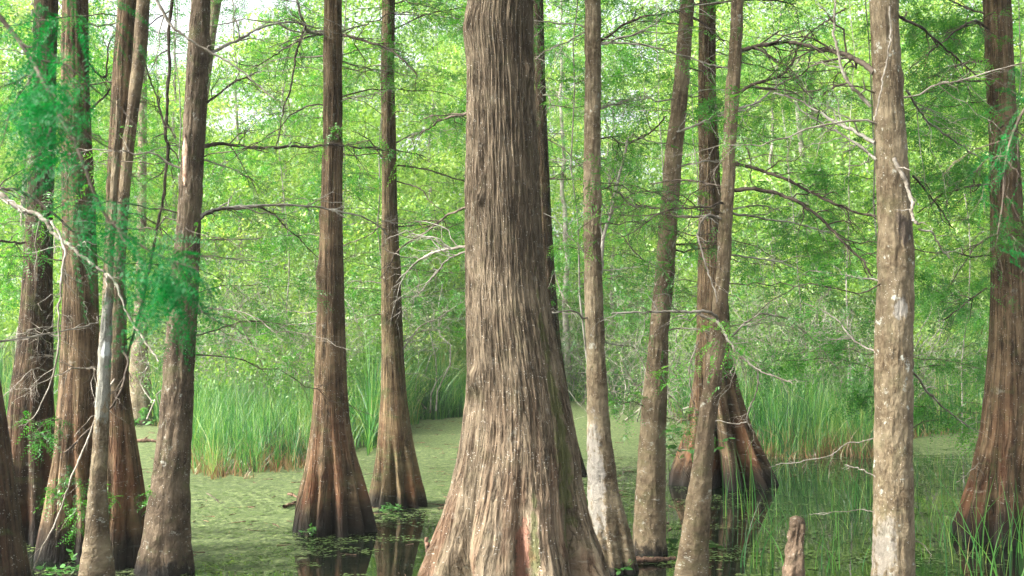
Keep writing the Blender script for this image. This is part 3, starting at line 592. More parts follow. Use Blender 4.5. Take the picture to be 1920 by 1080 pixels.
B('t11', [(1310, 640), (1290, 700), (1300, 760), (1310, 790)], .005, .003, 'twigP', .3, 4, .25, seed=88)
B('t11', [(1420, 688), (1420, 730), (1400, 775), (1390, 790), (1340, 785)], .006, .003, 'twigP', .2, 4, .2, seed=89, dstart=6.8)
B('t11', [(1360, 640), (1400, 600), (1440, 590), (1500, 620), (1560, 690)], .008, .003, 'twigP', .8, 10, .4, seed=90)
B('t10', [(1312, 240), (1290, 215), (1240, 205), (1180, 204)], .010, .004, 'twigP', .5, 8, .5, seed=91, leaf=1)
B('t10', [(1348, 220), (1400, 215), (1460, 222)], .010, .004, 'twigG', .5, 8, .5, seed=92, leaf=1)
B('t12', [(1640, 136), (1600, 110), (1572, 92), (1530, 84), (1470, 78)], .018, .011, 'twigD', .5, 8, .45, seed=93, leaf=1)
B('t12', [(1640, 268), (1600, 248), (1560, 225), (1500, 190), (1440, 172)], .012, .004, 'twigG', .4, 10, .4, seed=94)
B('t12', [(1645, 300), (1628, 290), (1590, 258), (1545, 232), (1480, 185)], .010, .004, 'twigG', .5, 9, .35, seed=95)
B('t12', [(1632, 200), (1590, 150), (1573, 90), (1560, 30), (1562, -20)], .011, .006, 'twigP', .1, 7, .35, seed=96)
B('t12', [(1590, 155), (1550, 170), (1535, 200), (1528, 240)], .007, .003, 'twigD', .2, 6, .25, seed=97, dstart=6.4)
B('t12', [(1676, 296), (1690, 335), (1702, 375), (1712, 405), (1722, 430)], .012, .008, 'twigP', -.12, 3, .12, seed=98, sub=1, dstart=6.12)
B('t12', [(1722, 430), (1750, 435), (1758, 460), (1775, 480)], .006, .004, 'twigP', .1, 4, .16, seed=99, dstart=6.0, sub=1)
B('t12', [(1668, 12), (1669, 55), (1664, 90), (1655, 140), (1646, 180), (1640, 220)], .006, .004, 'twigP', 0, 0, seed=100, dstart=6.13)
B('t12', [(1650, 820), (1600, 825), (1555, 852), (1460, 862)], .0045, .002, 'twigG', .3, 4, .14, seed=101, sub=1)
B('t12', [(1645, 898), (1620, 884), (1584, 882)], .0035, .002, 'twigG', .1, 2, .1, seed=102, sub=0)
B('t12', [(1645, 961), (1600, 957), (1520, 964)], .0032, .0015, 'twigG', .1, 2, .1, seed=103, sub=0)
B('t12', [(1698, 1011), (1725, 1020), (1750, 1046)], .004, .002, 'twigP', -.1, 2, .1, seed=104, sub=0)
B('t12', [(1645, 660), (1600, 640), (1560, 600), (1500, 570)], .006, .003, 'twigG', .6, 9, .3, seed=105, leaf=1)
B('t12', [(1684, 30), (1740, 60), (1790, 100), (1840, 140)], .009, .004, 'twigD', .6, 10, .4, seed=106, leaf=2)
B('t12', [(1700, 170), (1740, 230), (1790, 270), (1850, 310)], .008, .004, 'twigG', .7, 12, .4, seed=107, leaf=1)
B('t12', [(1712, 330), (1760, 380), (1790, 430)], .007, .003, 'twigD', .5, 10, .35, seed=108, leaf=2)
B('t12', [(1706, 690), (1740, 740), (1810, 802)], .008, .004, 'twigP', .9, 5, .25, seed=109, sub=1)
B('t13', [(1852, 116), (1810, 118), (1770, 130), (1730, 150)], .012, .005, 'twigD', .3, 10, .5, seed=110, leaf=2)
B('t13', [(1856, 152), (1800, 155), (1760, 168), (1720, 180)], .011, .004, 'twigD', -.4, 10, .5, seed=111, leaf=2)
B('t13', [(1860, 345), (1800, 352), (1760, 362), (1720, 392)], .010, .004, 'twigD', -.3, 10, .45, seed=112, leaf=2)
B('t13', [(1862, 440), (1820, 475), (1780, 530)], .008, .003, 'twigD', -.5, 10, .4, seed=113, leaf=2)
B('t13', [(1850, 540), (1810, 570), (1770, 600)], .009, .004, 'twigD', .2, 8, .4, seed=114, leaf=1)
B('t13', [(1846, 25), (1800, 10), (1740, -10)], .010, .005, 'twigD', .5, 10, .5, seed=115, leaf=2)
B('t13', [(1870, 250), (1880, 230), (1900, 240), (1930, 260)], .008, .004, 'twigD', -.9, 10, .45, seed=116, leaf=3)
B('t13', [(1858, 60), (1820, 40), (1760, 80), (1700, 130)], .010, .004, 'twigD', -.8, 10, .45, seed=117, leaf=2)
B('t13', [(1866, 400), (1880, 440), (1900, 470)], .006, .003, 'twigD', -1, 8, .4, seed=118, leaf=3)
B('t13', [(1850, 850), (1820, 880), (1795, 900)], .004, .002, 'twigP', -.3, 4, .15, seed=119, sub=1)
# random lesser side twigs on every trunk, thin and mostly bare
for n_, (key, cnt) in enumerate([('t1', 5), ('t2', 6), ('t3', 5), ('t4', 6), ('t5', 9), ('t6', 8), ('t7b', 8), ('t8', 7), ('t9', 8), ('t10', 9), ('t11', 6), ('t12', 4), ('t13', 8)]):
    tr = TREES[key]; rng = np.random.default_rng(900 + n_); f = tr['f']; D = tr['D']
    for k in range(int(cnt * 1.7)):
        z = rng.uniform(1.45, 5.0); cx, r = f(z); sgn = rng.choice([-1, 1]); az = rng.uniform(-.75, .75)
        d = np.array([[sgn * math.cos(az), math.sin(az) * (1 if rng.random() < .75 else -.6), rng.uniform(-.05, .35)]]); d = unit(d)
        L = rng.uniform(.5, 1.5); pos = np.array([[cx, D, z]]) + d * r * .8
        main = shoot(pos, d, np.array([L]), np.array([rng.uniform(.004, .008)]), rng, .28, 14, .018)
        k1 = kids(*main, 9, L * .38, rng, spread=.8, droop=.3, K=6); k2 = kids(*k1, 3, L * .17, rng, spread=.7, K=4)
        lf = rng.random() < .6
        ob = mesh_obj('branch', *merge([tubes(*main, ns=6), tubes(*k1, ns=4), tubes(*k2, ns=3)]), M[['twigD', 'twigG', 'twigP'][rng.choice(3, p=[.5, .3, .2])]], tr)
        if lf: leafset({'_e': ob, '_w': tr['_w']}, [k1, k2], 2, rng)
# crowns of the standing trees, high above the view: they shade the trunks
for n_, (key, cnt) in enumerate([('edge', 60), ('t1', 60), ('t2', 60), ('t3', 60), ('t4', 60), ('t5', 60), ('t6', 60), ('big', 130), ('t7b', 60), ('t8', 60), ('t9', 60), ('t10', 60), ('t11', 60), ('t12', 70), ('t13', 60)]):
    tr = TREES[key]; rng = np.random.default_rng(1900 + n_); f = tr['f']; D = tr['D']; cx, r = f(8.3)
    u = unit(rng.normal(size=(cnt, 3))) * (rng.random(cnt) ** .5)[:, None]; C = np.array([cx, D - .5, 8.6]) + u * np.array([2.6, 3.0, 2.2]); C[:, 2] = np.maximum(C[:, 2], 3.9 + .36 * C[:, 1])
    per = 60; idx = np.repeat(np.arange(cnt), per); m = len(idx); p = C[idx] + rng.normal(size=(m, 3)) * np.array([.35, .35, .12])
    nr = unit(rng.normal(size=(m, 3)) + np.array([0, 0, .8])); d = unit(np.cross(nr, rng.normal(size=(m, 3)))); L = rng.uniform(.10, .2, m)
    v, q = diamonds(p, d, np.cross(nr, d), L, L * .3)
    mesh_obj('crown', v, q, M['leafC'], tr, attrs={'rnd': np.repeat(rng.random(m), 4)}, smooth=False)

# scar on the leaning dark trunk, burl and peeled bark on others
def patch(key, name, px0, px1, py0, py1, mat, depth=.012, seed=0, label=None):
    """a plate lying on the trunk's front: follows its curve"""
    tr = TREES[key]; f = tr['f']; D = tr['D']; nz_, nx_ = 40, 14; V = []; rng = np.random.default_rng(seed)
    for i in range(nz_):
        s = i / (nz_ - 1); py = py1 + (py0 - py1) * s
        wdt = max(.06, math.sin(math.pi * min(.98, max(.03, s))) ** .6) * (1 + .25 * math.sin(s * 9 + seed))
        for j in range(nx_):
            u = j / (nx_ - 1) * 2 - 1; px = (px0 + px1) / 2 + (px1 - px0) / 2 * u * wdt
            P, _ = at(px, py, D); z = P[2]; cx, r = f(z); R_ = r * 1.0 + depth * (1 - u * u) ** .5 + .002
            t = max(-.97, min(.97, (P[0] * (D - r) / D - cx) / R_)); V.append((cx + R_ * t, D - R_ * math.sqrt(1 - t * t) + .004 * rng.normal() * (abs(u) < .9) * .4, z))
    i, j = np.meshgrid(np.arange(nz_ - 1), np.arange(nx_ - 1), indexing='ij'); a = (i * nx_ + j).ravel()
    o = mesh_obj(name, np.array(V), np.stack([a, a + 1, a + nx_ + 1, a + nx_], -1), M[mat], tr)
    if label: o['label'] = label
patch('t4', 'bark_scar', 340, 353, 256, 352, 'wood_pale', seed=1, label='torn pale strip of bare wood')

# ------------------------------------------------------------------ bough hanging close to the camera
def bough(pts, Ds, r0, r1, seed, label, clumps):
    rng = np.random.default_rng(seed)
    P = np.array([at(p[0], p[1], d)[0] for p, d in zip(pts, Ds)]); c = bez(P, 50)
    bt = thing('cypress_bough', label, 'branch', tuple(P[0]))
    main = (c[None], np.linspace(r0, r1, 50)[None])
    k1 = kids(*main, 16, .22, rng, spread=.9, droop=.35, K=7, tmin=.05, flat=.8); k2 = kids(*k1, 3, .1, rng, K=5)
    mesh_obj('stem', *merge([tubes(*main, ns=7), tubes(*k1, ns=4), tubes(*k2, ns=3)]), M['twigD'], bt)
    vs, qs, rs, o = [], [], [], 0
    for (px, py, D, sx, sy, n) in clumps:
        n = int(n * 1.05); q0 = at(px + rng.normal(size=n) * sx, py + rng.normal(size=n) * sy, D + rng.normal(size=n) * .12)[0]
        cd = np.array([rng.choice([-1, 1]) * rng.uniform(.5, 1), rng.normal() * .4, rng.uniform(-1., -.15)])
        d = unit(cd + rng.normal(size=(n, 3)) * .38)
        v, q, r = sprays(q0, d, rng.uniform(.08, .16, n), rng, 32, .0019, .35, (0, -.6, .8), .13); vs.append(v); qs.append(q + o); rs.append(r); o += len(v)
    mesh_obj('foliage', np.concatenate(vs), np.concatenate(qs), M['leafN'], bt, attrs={'rnd': np.concatenate(rs)}, smooth=False)
bough([(-40, -20), (0, 32), (45, 90), (80, 150), (115, 222), (150, 290), (178, 365), (215, 425), (300, 480), (372, 505)], [2.5, 2.5, 2.5, 2.45, 2.45, 2.4, 2.4, 2.4, 2.4, 2.4], .006, .002, 51,
      'out-of-focus vivid green bough of soft needles hanging close across the upper left', [(90, 60, 2.5, 26, 50, 36), (100, 180, 2.45, 36, 36, 62), (60, 220, 2.4, 28, 34, 26), (135, 215, 2.4, 22, 50, 40), (150, 330, 2.4, 18, 50, 26), (165, 400, 2.4, 26, 28, 30), (205, 430, 2.4, 26, 20, 26), (265, 495, 2.4, 36, 22, 36), (310, 515, 2.35, 26, 24, 46), (335, 540, 2.35, 12, 20, 30), (25, 130, 2.5, 26, 36, 12), (10, 220, 2.45, 26, 36, 8), (170, 20, 2.5, 40, 20, 12)])
bough([(2000, 180), (1935, 190), (1900, 250), (1885, 310), (1880, 380), (1870, 440)], [3.6] * 6, .006, .002, 52,
      'soft green needle bough hanging before the trunk at the right edge', [(1905, 200, 3.6, 20, 50, 12), (1890, 290, 3.6, 22, 40, 16), (1875, 390, 3.6, 22, 40, 14), (1900, 460, 3.6, 24, 40, 10)])

# ------------------------------------------------------------------ young trees standing in the middle distance
def young(px, D, label, h=6.5, n=24, dens=2, seed=0, zmin=1.2, Lb=1.3, mat='twigD', r0=.03):
    rng = np.random.default_rng(700 + seed); P, _ = at(px, YH + F * CAMH / D, D); x = float(P[0])
    zg = float(ground_h(np.array([x]), np.array([float(D)]))[0]); z0 = min(0., zg)
    tr = thing('young_cypress', label, 'tree', (x, D, max(0, zg)), 'young feathery trees in the middle distance')
    tp = shoot(np.array([[x, D, z0 - .1]]), unit(np.array([[rng.normal() * .03, rng.normal() * .03, 1.]])), np.array([h]), np.array([r0]), rng, 0, 20, .004)
    mesh_obj('trunk', *tubes(*tp, ns=8), M['twigG'], tr)
    rng2 = np.random.default_rng(seed + 5); t = np.sort(rng2.uniform(zmin / h, 1, n)); p, tan, r = sample(tp[0], tp[1], t, np.zeros(n, int))
    az = rng.uniform(0, 6.283, n); d = unit(np.stack([np.cos(az), np.sin(az), rng.uniform(0., .45, n)], -1))
    main = shoot(p, d, Lb * rng.uniform(.5, 1.1, n) * (1.1 - .5 * t), np.maximum(r * .5, .004), rng, .25, 9, .02)
    k1 = kids(*main, 9, .42, rng, spread=.85, flat=.2, droop=.3, K=5, tmin=.25); k2 = kids(*k1, 2, .22, rng, spread=.7, flat=.3, K=4)
    for i in range(n):
        a = (main[0][i:i + 1], main[1][i:i + 1]); b = (k1[0][i * 9:i * 9 + 9], k1[1][i * 9:i * 9 + 9]); c = (k2[0][i * 18:i * 18 + 18], k2[1][i * 18:i * 18 + 18])
        ob = mesh_obj('branch', *merge([tubes(*a, ns=4), tubes(*b, ns=3), tubes(*c, ns=3)]), M[mat], tr)
        leafset({'_e': ob, '_w': tr['_w']}, [b, c], dens, rng, L=(.08, .18), nl=9, wd=.0075, tmin=.2)
    return tr
YT = [(70, 12.5, 'feathery young tree behind the leftmost dark rusty trunk', 1), (150, 14, 'feathery young tree behind the trunk second from the left', 2),
      (215, 17, 'feathery young tree behind the twin-stemmed cypress', 3), (318, 12.5, 'feathery young tree right behind the scarred leaning trunk', 4),
      (520, 19, 'feathery young tree behind the marsh grass left of the rust-streaked fluted trunk', 5), (622, 13, 'feathery young tree hidden behind the rust-streaked fluted trunk', 6),
      (735, 14, 'feathery young tree hidden behind the slim mossy trunk', 7), (900, 19, 'feathery young tree behind the left side of the big central cypress', 8),
      (1040, 17, 'feathery young tree behind the right side of the big central cypress', 9), (1122, 12, 'feathery young tree behind the lichen-footed slender trunk', 10),
      (1222, 15, 'feathery young tree behind the leaning mottled trunk', 11), (1345, 16, 'feathery young tree behind the deeply buttressed cypress', 12),
      (1510, 20, 'feathery young tree midway between the buttressed cypress and the pale patchy trunk', 13), (1590, 18, 'feathery young tree just left of the pale patchy trunk', 14),
      (1680, 11, 'feathery young tree behind the pale patchy trunk', 15), (1790, 18, 'feathery young tree just left of the right-edge rusty trunk', 16),
      (1890, 12, 'feathery young tree behind the right-edge rusty trunk', 17), (960, 14, 'feathery young tree hidden behind the middle of the big central cypress', 18)]
for px, D, lab, s in YT:
    right = px > 1660
    young(px, D, lab, h=6.8 + .12 * D if True else 7, n=34 if right else 28, dens=6 if right else 3, seed=s, zmin=1.3 if right else 2.1 + .04 * D, Lb=1.6 + .03 * D, r0=.013)

# ------------------------------------------------------------------ bare grey thickets
def thicket(px, D, label, seed, hgt=2.6, wid=1.6, n=26, leaf=1):
    rng = np.random.default_rng(300 + seed); P, _ = at(px, YH, D); x = float(P[0]); zg = float(ground_h(np.array([x]), np.array([float(D)]))[0])
    th_ = thing('bare_shrub', label, 'shrub', (x, D, max(zg, 0)), 'grey twiggy shrubs on the far bank')
    base = np.stack([x + rng.normal(size=n) * wid * .35, D + rng.normal(size=n) * .5, np.full(n, max(zg, 0) - .1)], -1)
    d = unit(np.stack([rng.normal(size=n) * .45, rng.normal(size=n) * .4, np.ones(n)], -1))
    main = shoot(base, d, hgt * rng.uniform(.6, 1.3, n), rng.uniform(.008, .02, n), rng, .12, 10, .05, .003)
    k1 = kids(*main, 8, hgt * .42, rng, spread=.8, K=6, wob=.07, droop=.25, flat=.8, rmin=.003); k2 = kids(*k1, 4, hgt * .2, rng, spread=.8, K=4, wob=.08, flat=.8, rmin=.0025)
    mesh_obj('stems', *merge([tubes(*main, ns=5), tubes(*k1, ns=3), tubes(*k2, ns=3)]), M['twigG'], th_)
    if leaf:
        i = rng.integers(0, k2[0].shape[0], 5200); p, tan, _ = sample(k2[0], k2[1], rng.uniform(.2, 1, 5200), i)
        dd = unit(rng.normal(size=p.shape)); v, q = diamonds(p, dd, unit(np.cross(dd, rng.normal(size=p.shape))), rng.uniform(.03, .06, 5200), rng.uniform(.009, .018, 5200))
        mesh_obj('foliage', v, q, M['leafU'], th_, attrs={'rnd': np.repeat(rng.random(5200), 4)}, smooth=False)
TH = [(430, 20, 'grey twiggy shrub right of the scarred leaning trunk, behind the marsh grass'), (520, 22, 'grey twiggy shrub left of the rust-streaked fluted trunk, behind the marsh grass'), (575, 20, 'grey twiggy shrub hard against the left of the rust-streaked fluted trunk'), (680, 22, 'grey twiggy shrub between the rust-streaked fluted trunk and the slim mossy one'),
      (780, 31, 'grey twiggy shrub right of the slim mossy trunk'), (845, 31, 'grey twiggy shrub by the left side of the big central cypress'), (1075, 30, 'grey twiggy shrub just right of the big central cypress'), (1170, 28, 'grey twiggy shrub between the white-footed trunk and the leaning mottled one'),
      (1280, 22, 'grey twiggy shrub right of the leaning mottled trunk'), (1410, 20, 'grey twiggy shrub just right of the deeply buttressed cypress'), (1490, 21, 'grey twiggy shrub midway between buttressed cypress and pale patchy trunk'), (1590, 20, 'grey twiggy shrub at the left of the pale patchy trunk'), (1760, 22, 'grey twiggy shrub between pale patchy trunk and right-edge trunk')]
for s, (px, D, lab) in enumerate(TH): thicket(px, D, lab, s, hgt=2.5 + .05 * (D - 18), wid=2.2)

# thin far trunks
FT = [(462, 27, .06, 'thin grey far trunk above the marsh grass right of the scarred trunk'), (548, 31, .09, 'thin grey far trunk left of the rust-streaked fluted trunk'), (672, 29, .06, 'thin grey far trunk between the two fluted trunks left of centre'), (785, 33, .08, 'thin grey far trunk right of the slim mossy trunk'), (1062, 30, .10, 'thin grey far trunk in the gap just right of the big central cypress'),
      (1150, 34, .07, 'thin grey far trunk between the white-footed trunk and the leaning mottled one'), (1438, 28, .07, 'thin grey far trunk right of the buttressed cypress'), (1528, 29, .13, 'thickest of the grey far trunks, midway between buttressed cypress and pale patchy trunk'), (1575, 34, .06, 'thin grey far trunk left of the pale patchy trunk'), (1790, 31, .08, 'thin grey far trunk left of the right-edge rusty trunk'), (30, 26, .09, 'thin grey far trunk at the extreme left'), (325, 30, .08, 'thin grey far trunk left of the scarred trunk')]
for s, (px, D, r, lab) in enumerate(FT):
    rng = np.random.default_rng(60 + s); x = (px - CX) / F * D
    tr = thing('far_tree', lab, 'tree', (x, D, .2), 'thin trunks standing in the far woodland')
    tp = shoot(np.array([[x, D, 0.]]), unit(np.array([[rng.normal() * .05, 0, 1.]])), np.array([11.]), np.array([r]), rng, 0, 26, .004)
    mesh_obj('trunk', *tubes(*tp, ns=9), M['twigG'], tr)
    n = 14; t = rng.uniform(.15, .95, n); p, tan, rr = sample(*tp, t, np.zeros(n, int)); az = rng.uniform(0, 6.28, n)
    main = shoot(p, unit(np.stack([np.cos(az), np.sin(az), rng.uniform(.1, .9, n)], -1)), rng.uniform(1., 3., n), np.full(n, .016), rng, .2, 9, .03, .004)
    k1 = kids(*main, 7, .9, rng, K=5, rmin=.004)
    for i in range(n): mesh_obj('branch', *merge([tubes(main[0][i:i + 1], main[1][i:i + 1], ns=4), tubes(k1[0][i * 7:i * 7 + 7], k1[1][i * 7:i * 7 + 7], ns=3)]), M['twigG'], tr)

# ------------------------------------------------------------------ woodland mass
def leaf_cloud(name, C, R3, per, size, mat, rng, asp=.42, flatn=.5, kind='stuff', szm=None):
    """C clump centres, R3 clump radii; many separate leaves in each"""
    n = len(C); idx = np.repeat(np.arange(n), per); m = len(idx)
    u = unit(rng.normal(size=(m, 3))) * (rng.random(m) ** .42)[:, None]
    p = C[idx] + u * R3[idx]
    nrm = unit(rng.normal(size=(m, 3)) + np.array([0, 0, flatn])); d = unit(np.cross(nrm, rng.normal(size=(m, 3)))); s = np.cross(nrm, d)
    L = rng.uniform(.6, 1.3, m) * (size * (.72 + p[:, 1] / 90))
    if szm is not None: L = L * szm[idx]
    v, q = diamonds(p, d, s, L, L * asp * .5)
    rnd = np.clip(np.repeat(rng.random(n), per) * .45 + rng.random(m) * .55, 0, 1)
    return tag(mesh_obj(name, v, q, M[mat], attrs={'rnd': np.repeat(rnd, 4)}, smooth=False), kind=kind)
rng = np.random.default_rng(5)
def wood(n, Y0, Y1, zlo, zhi):
    Y = rng.uniform(Y0, Y1, n); X = rng.uniform(-1, 1, n) * (.5 * Y + 4); z = zlo + (zhi(Y) - zlo) * rng.random(n)
    return np.stack([X, Y, z], -1)
C = wood(9800, 23, 48, 1.2, lambda Y: 2.6 + .40 * Y)
px = CX + F * C[:, 0] / C[:, 1]; py = YH - F * (C[:, 2] - CAMH) / C[:, 1]
# the crowns are thin where the sky shows through at the upper left
gap = np.exp(-((px - 330) / 130) ** 2 - ((py - 60) / 75) ** 2) * 1.1 + np.exp(-((px - 450) / 75) ** 2 - ((py - 215) / 60) ** 2) * .9 + np.exp(-((px - 500) / 90) ** 2 - ((py - 20) / 45) ** 2) * .8 + np.exp(-((px - 720) / 50) ** 2 - ((py - 60) / 40) ** 2) * .5 + np.exp(-((px - 1440) / 60) ** 2 - ((py - 60) / 40) ** 2) * .5
dens = fbm(C * np.array([.28, .28, .45]), 8)
nearshore = C[:, 1] > shore(C[:, 0], C[:, 1]) + 1.5
gap = gap + np.exp(-np.maximum(py, 0) / 90) * .5
keep = (rng.random(len(C)) > gap) & (dens > .41) & nearshore
C = C[keep]; R3 = np.stack([rng.uniform(.5, 1.25, len(C)), rng.uniform(.5, 1.1, len(C)), rng.uniform(.18, .5, len(C))], -1)
C2 = np.stack([rng.uniform(-1, 1, 3600) * 42, rng.uniform(50, 72, 3600), rng.random(3600) ** 1.1 * 27 + .5], -1)
p2 = CX + F * C2[:, 0] / C2[:, 1]; q2 = YH - F * (C2[:, 2] - CAMH) / C2[:, 1]
g2 = np.exp(-((p2 - 330) / 140) ** 2 - ((q2 - 50) / 90) ** 2) * 1.2 + np.exp(-((p2 - 450) / 80) ** 2 - ((q2 - 215) / 60) ** 2) + np.exp(-((p2 - 720) / 60) ** 2 - ((q2 - 60) / 50) ** 2) * .6
g2 = g2 + np.exp(-np.maximum(q2, 0) / 90) * .55 + np.where(q2 < 330, .25, 0)
C2 = C2[rng.random(len(C2)) > g2]
C = np.concatenate([C, C2]); R3 = np.concatenate([R3, np.tile([[1.7, 1.5, .9]], (len(C2), 1))])
sz_ = np.concatenate([np.ones(len(C) - len(C2)), np.full(len(C2), 1.9)])
leaf_cloud('woodland_foliage', C, R3, 175, .11, 'leafB', rng, szm=sz_)
# undergrowth along the bank
n = 5200; X = rng.uniform(-1, 1, n) * 22; Y = rng.uniform(16, 42, n)
s = shore(X, Y); k = Y > s + 2.2; X, Y = X[k], Y[k]; d_ = Y - shore(X, Y)
C = np.stack([X, Y, rng.random(len(X)) ** 1.2 * np.minimum(3.0, .45 + d_ * .3) + .2], -1)
n = 1500; px = rng.uniform(690, 1270, n); Y = np.interp(px, SH_PX, SH_D) + rng.uniform(.8, 7, n); X = (px - CX) / F * Y
C = np.concatenate([C, np.stack([X, Y, .15 + rng.random(n) ** 1.1 * np.minimum(3.2, .5 + .6 * (Y - np.interp(px, SH_PX, SH_D)))], -1)])
leaf_cloud('undergrowth', C, np.stack([rng.uniform(.3, .7, len(C)), rng.uniform(.3, .7, len(C)), rng.uniform(.2, .45, len(C))], -1), 170, .07, 'leafU', rng)

# ------------------------------------------------------------------ marsh grass
def blades(name, X, Y, Z, H, mat, rng, wd=.006, K=5, lean=.34):
    n = len(X); s = np.linspace(0, 1, K); az = rng.uniform(0, 6.28, n); ln = np.abs(rng.normal(size=n)) * lean
    p = np.zeros((n, K, 3)); p[:, :, 0] = X[:, None] + (np.cos(az) * ln * H)[:, None] * s ** 2; p[:, :, 1] = Y[:, None] + (np.sin(az) * ln * H)[:, None] * s ** 2
    p[:, :, 2] = Z[:, None] + H[:, None] * s * (1 - .25 * ln[:, None] * s)
    a2 = rng.uniform(-.9, .9, n); sd_ = np.stack([np.cos(a2), np.sin(a2), a2 * 0], -1)[:, None]
    w_ = (wd * rng.uniform(.7, 1.4, n))[:, None, None] * (1.02 - s)[None, :, None] ** .6
    v = np.stack([p - sd_ * w_, p + sd_ * w_], 2).reshape(-1, 3)
    b = (np.arange(n) * K * 2)[:, None] + np.arange(K - 1)[None] * 2
    q = np.stack([b, b + 1, b + 3, b + 2], -1).reshape(-1, 4)
    return v, q, np.repeat(rng.random(n), K * 2)
def patchgrass(x0, x1, Ylen, n, hm, rng, off=-.2):
    px = rng.uniform(x0, x1, n); t = rng.random(n) ** 1.3
    sh = np.interp(px, SH_PX, SH_D) + 1.6 * (fbm(np.stack([px / 28, px * 0, px * 0], -1), 23) - .5); Y = sh + off + t * Ylen; X = (px - CX) / F * Y
    cl = fbm(np.stack([X * 1.6, Y * 1.6, X * 0], -1), 21); k = cl > .36
    k &= rng.random(n) < .25 + .9 * sstep(0, 1.6, Y - sh - off) * cl * 1.6
    X, Y, cl = X[k], Y[k], cl[k]; H = hm * (.1 + 1.75 * cl) * (.25 + .95 * rng.random(len(X)) ** 2) * (.75 + .25 * sstep(0, 1.5, Y - sh[k] - off))
    return X, Y, np.full(len(X), -.03), H
G_ = []; D_ = []
rng = np.random.default_rng(77)
for (x0, x1, yl, n, hm, wd) in [(352, 600, 7, 14000, 1.0, .0038), (600, 715, 5, 3500, .9, .007), (1372, 1660, 7, 16000, 1.15, .0044), (1690, 1870, 4.5, 5500, 1.2, .009), (1240, 1372, 4, 3000, 1.25, .009), (-60, 330, 5, 7000, 1.5, .010), (700, 1010, 5, 10000, 1.15, .007), (1030, 1260, 5, 8000, 1.1, .008), (1860, 2050, 4, 2500, 1.3, .009)]:
    G_.append(blades('', *patchgrass(x0, x1, yl, n, hm, rng), 'grass', rng, wd, lean=.38)); 
for (x0, x1, yl, n, hm) in [(690, 1010, 2.6, 12000, 1.35), (1030, 1250, 2.6, 8000, 1.3)]:
    G_.append(blades('', *patchgrass(x0, x1, yl, n, hm, rng, off=-1.6), 'grass', rng, .0075, lean=.38))
for (x0, x1, yl, n, hm, wd) in [(355, 610, 2.2, 4200, .42, .006), (1372, 1660, 2.4, 3600, .42, .006), (715, 900, 2.5, 900, .7, .009), (1690, 1850, 1., 500, .35, .007), (1215, 1330, 1.2, 350, .4, .008), (250, 330, 1.5, 200, .4, .008)]:
    D_.append(blades('', *patchgrass(x0, x1, yl, n, hm, rng, off=-.5), 'straw', rng, wd, lean=.6))
def join3(L):
    o = 0; vs, qs, rs = [], [], []
    for v, q, r in L: vs.append(v); qs.append(q + o); rs.append(r); o += len(v)
    return np.concatenate(vs), np.concatenate(qs), np.concatenate(rs)
v, q, r = join3(G_); tag(mesh_obj('marsh_grass', v, q, M['grass'], attrs={'rnd': r}, smooth=False), kind='stuff')
n = 750; Y = rng.uniform(7.6, 15, n); px = rng.uniform(1400, 1870, n); X = (px - CX) / F * Y; k = fbm(np.stack([X * 1.1, Y * .8, X * 0], -1), 55) > .5; X, Y = X[k], Y[k]
wg = blades('', X, Y, np.full(len(X), -.03), rng.uniform(.1, .42, len(X)), 'grass', rng, .0024, 6, .5)
tag(mesh_obj('water_grass', wg[0], wg[1], M['grass'], attrs={'rnd': wg[2]}, smooth=False), kind='stuff')
v, q, r = join3(D_); tag(mesh_obj('dead_grass', v, q, M['straw'], attrs={'rnd': r}, smooth=False), kind='stuff')

# ------------------------------------------------------------------ floating duckweed clumps
rng = np.random.default_rng(9); n = 110000
Y = 5 + 13 * rng.random(n) ** 1.2; px = rng.uniform(0, 1920, n); X = (px - CX) / F * Y
cv = cover(X, Y); pn = fbm(np.stack([X * 2.2, Y * 5, X * 0], -1), 31, 4); k = (pn > .60 - .22 * cv); X, Y = X[k], Y[k]
n = len(X); a0 = rng.uniform(0, 6.28, n); rad = rng.uniform(.005, .018, n) * rng.uniform(.6, 1.2, n)
th = np.arange(5) / 5 * 2 * math.pi; rr_ = rad[:, None] * rng.uniform(.6, 1.2, (n, 5))
v = np.stack([X[:, None] + rr_ * np.cos(th + a0[:, None]), Y[:, None] + rr_ * np.sin(th + a0[:, None]), .006 + rng.uniform(0, .004, n)[:, None] + 0 * rr_], -1)
q = np.arange(n * 5).reshape(-1, 5)
tag(mesh_obj('floating_duckweed', v.reshape(-1, 3), q, M['pad'], attrs={'rnd': np.repeat(rng.random(n), 5)}, smooth=False), kind='stuff')

n = 900; Y = rng.uniform(7.5, 22, n); px = rng.uniform(150, 1300, n); X = (px - CX) / F * Y; a = rng.uniform(0, 6.28, n); k = fbm(np.stack([X * .8, Y * .8, X * 0], -1), 37) > .47; X, Y, a = X[k], Y[k], a[k]; n = len(X)
st = shoot(np.stack([X, Y, np.full(n, .006)], -1), np.stack([np.cos(a), np.sin(a), a * 0], -1), rng.uniform(.03, .22, n) ** 1.0, rng.uniform(.0025, .007, n), rng, 0, 5, .05)
st[0][:, :, 2] = .006
v, q = tubes(*st, ns=4); tag(mesh_obj('floating_litter', v, q, M['stub']), kind='stuff')

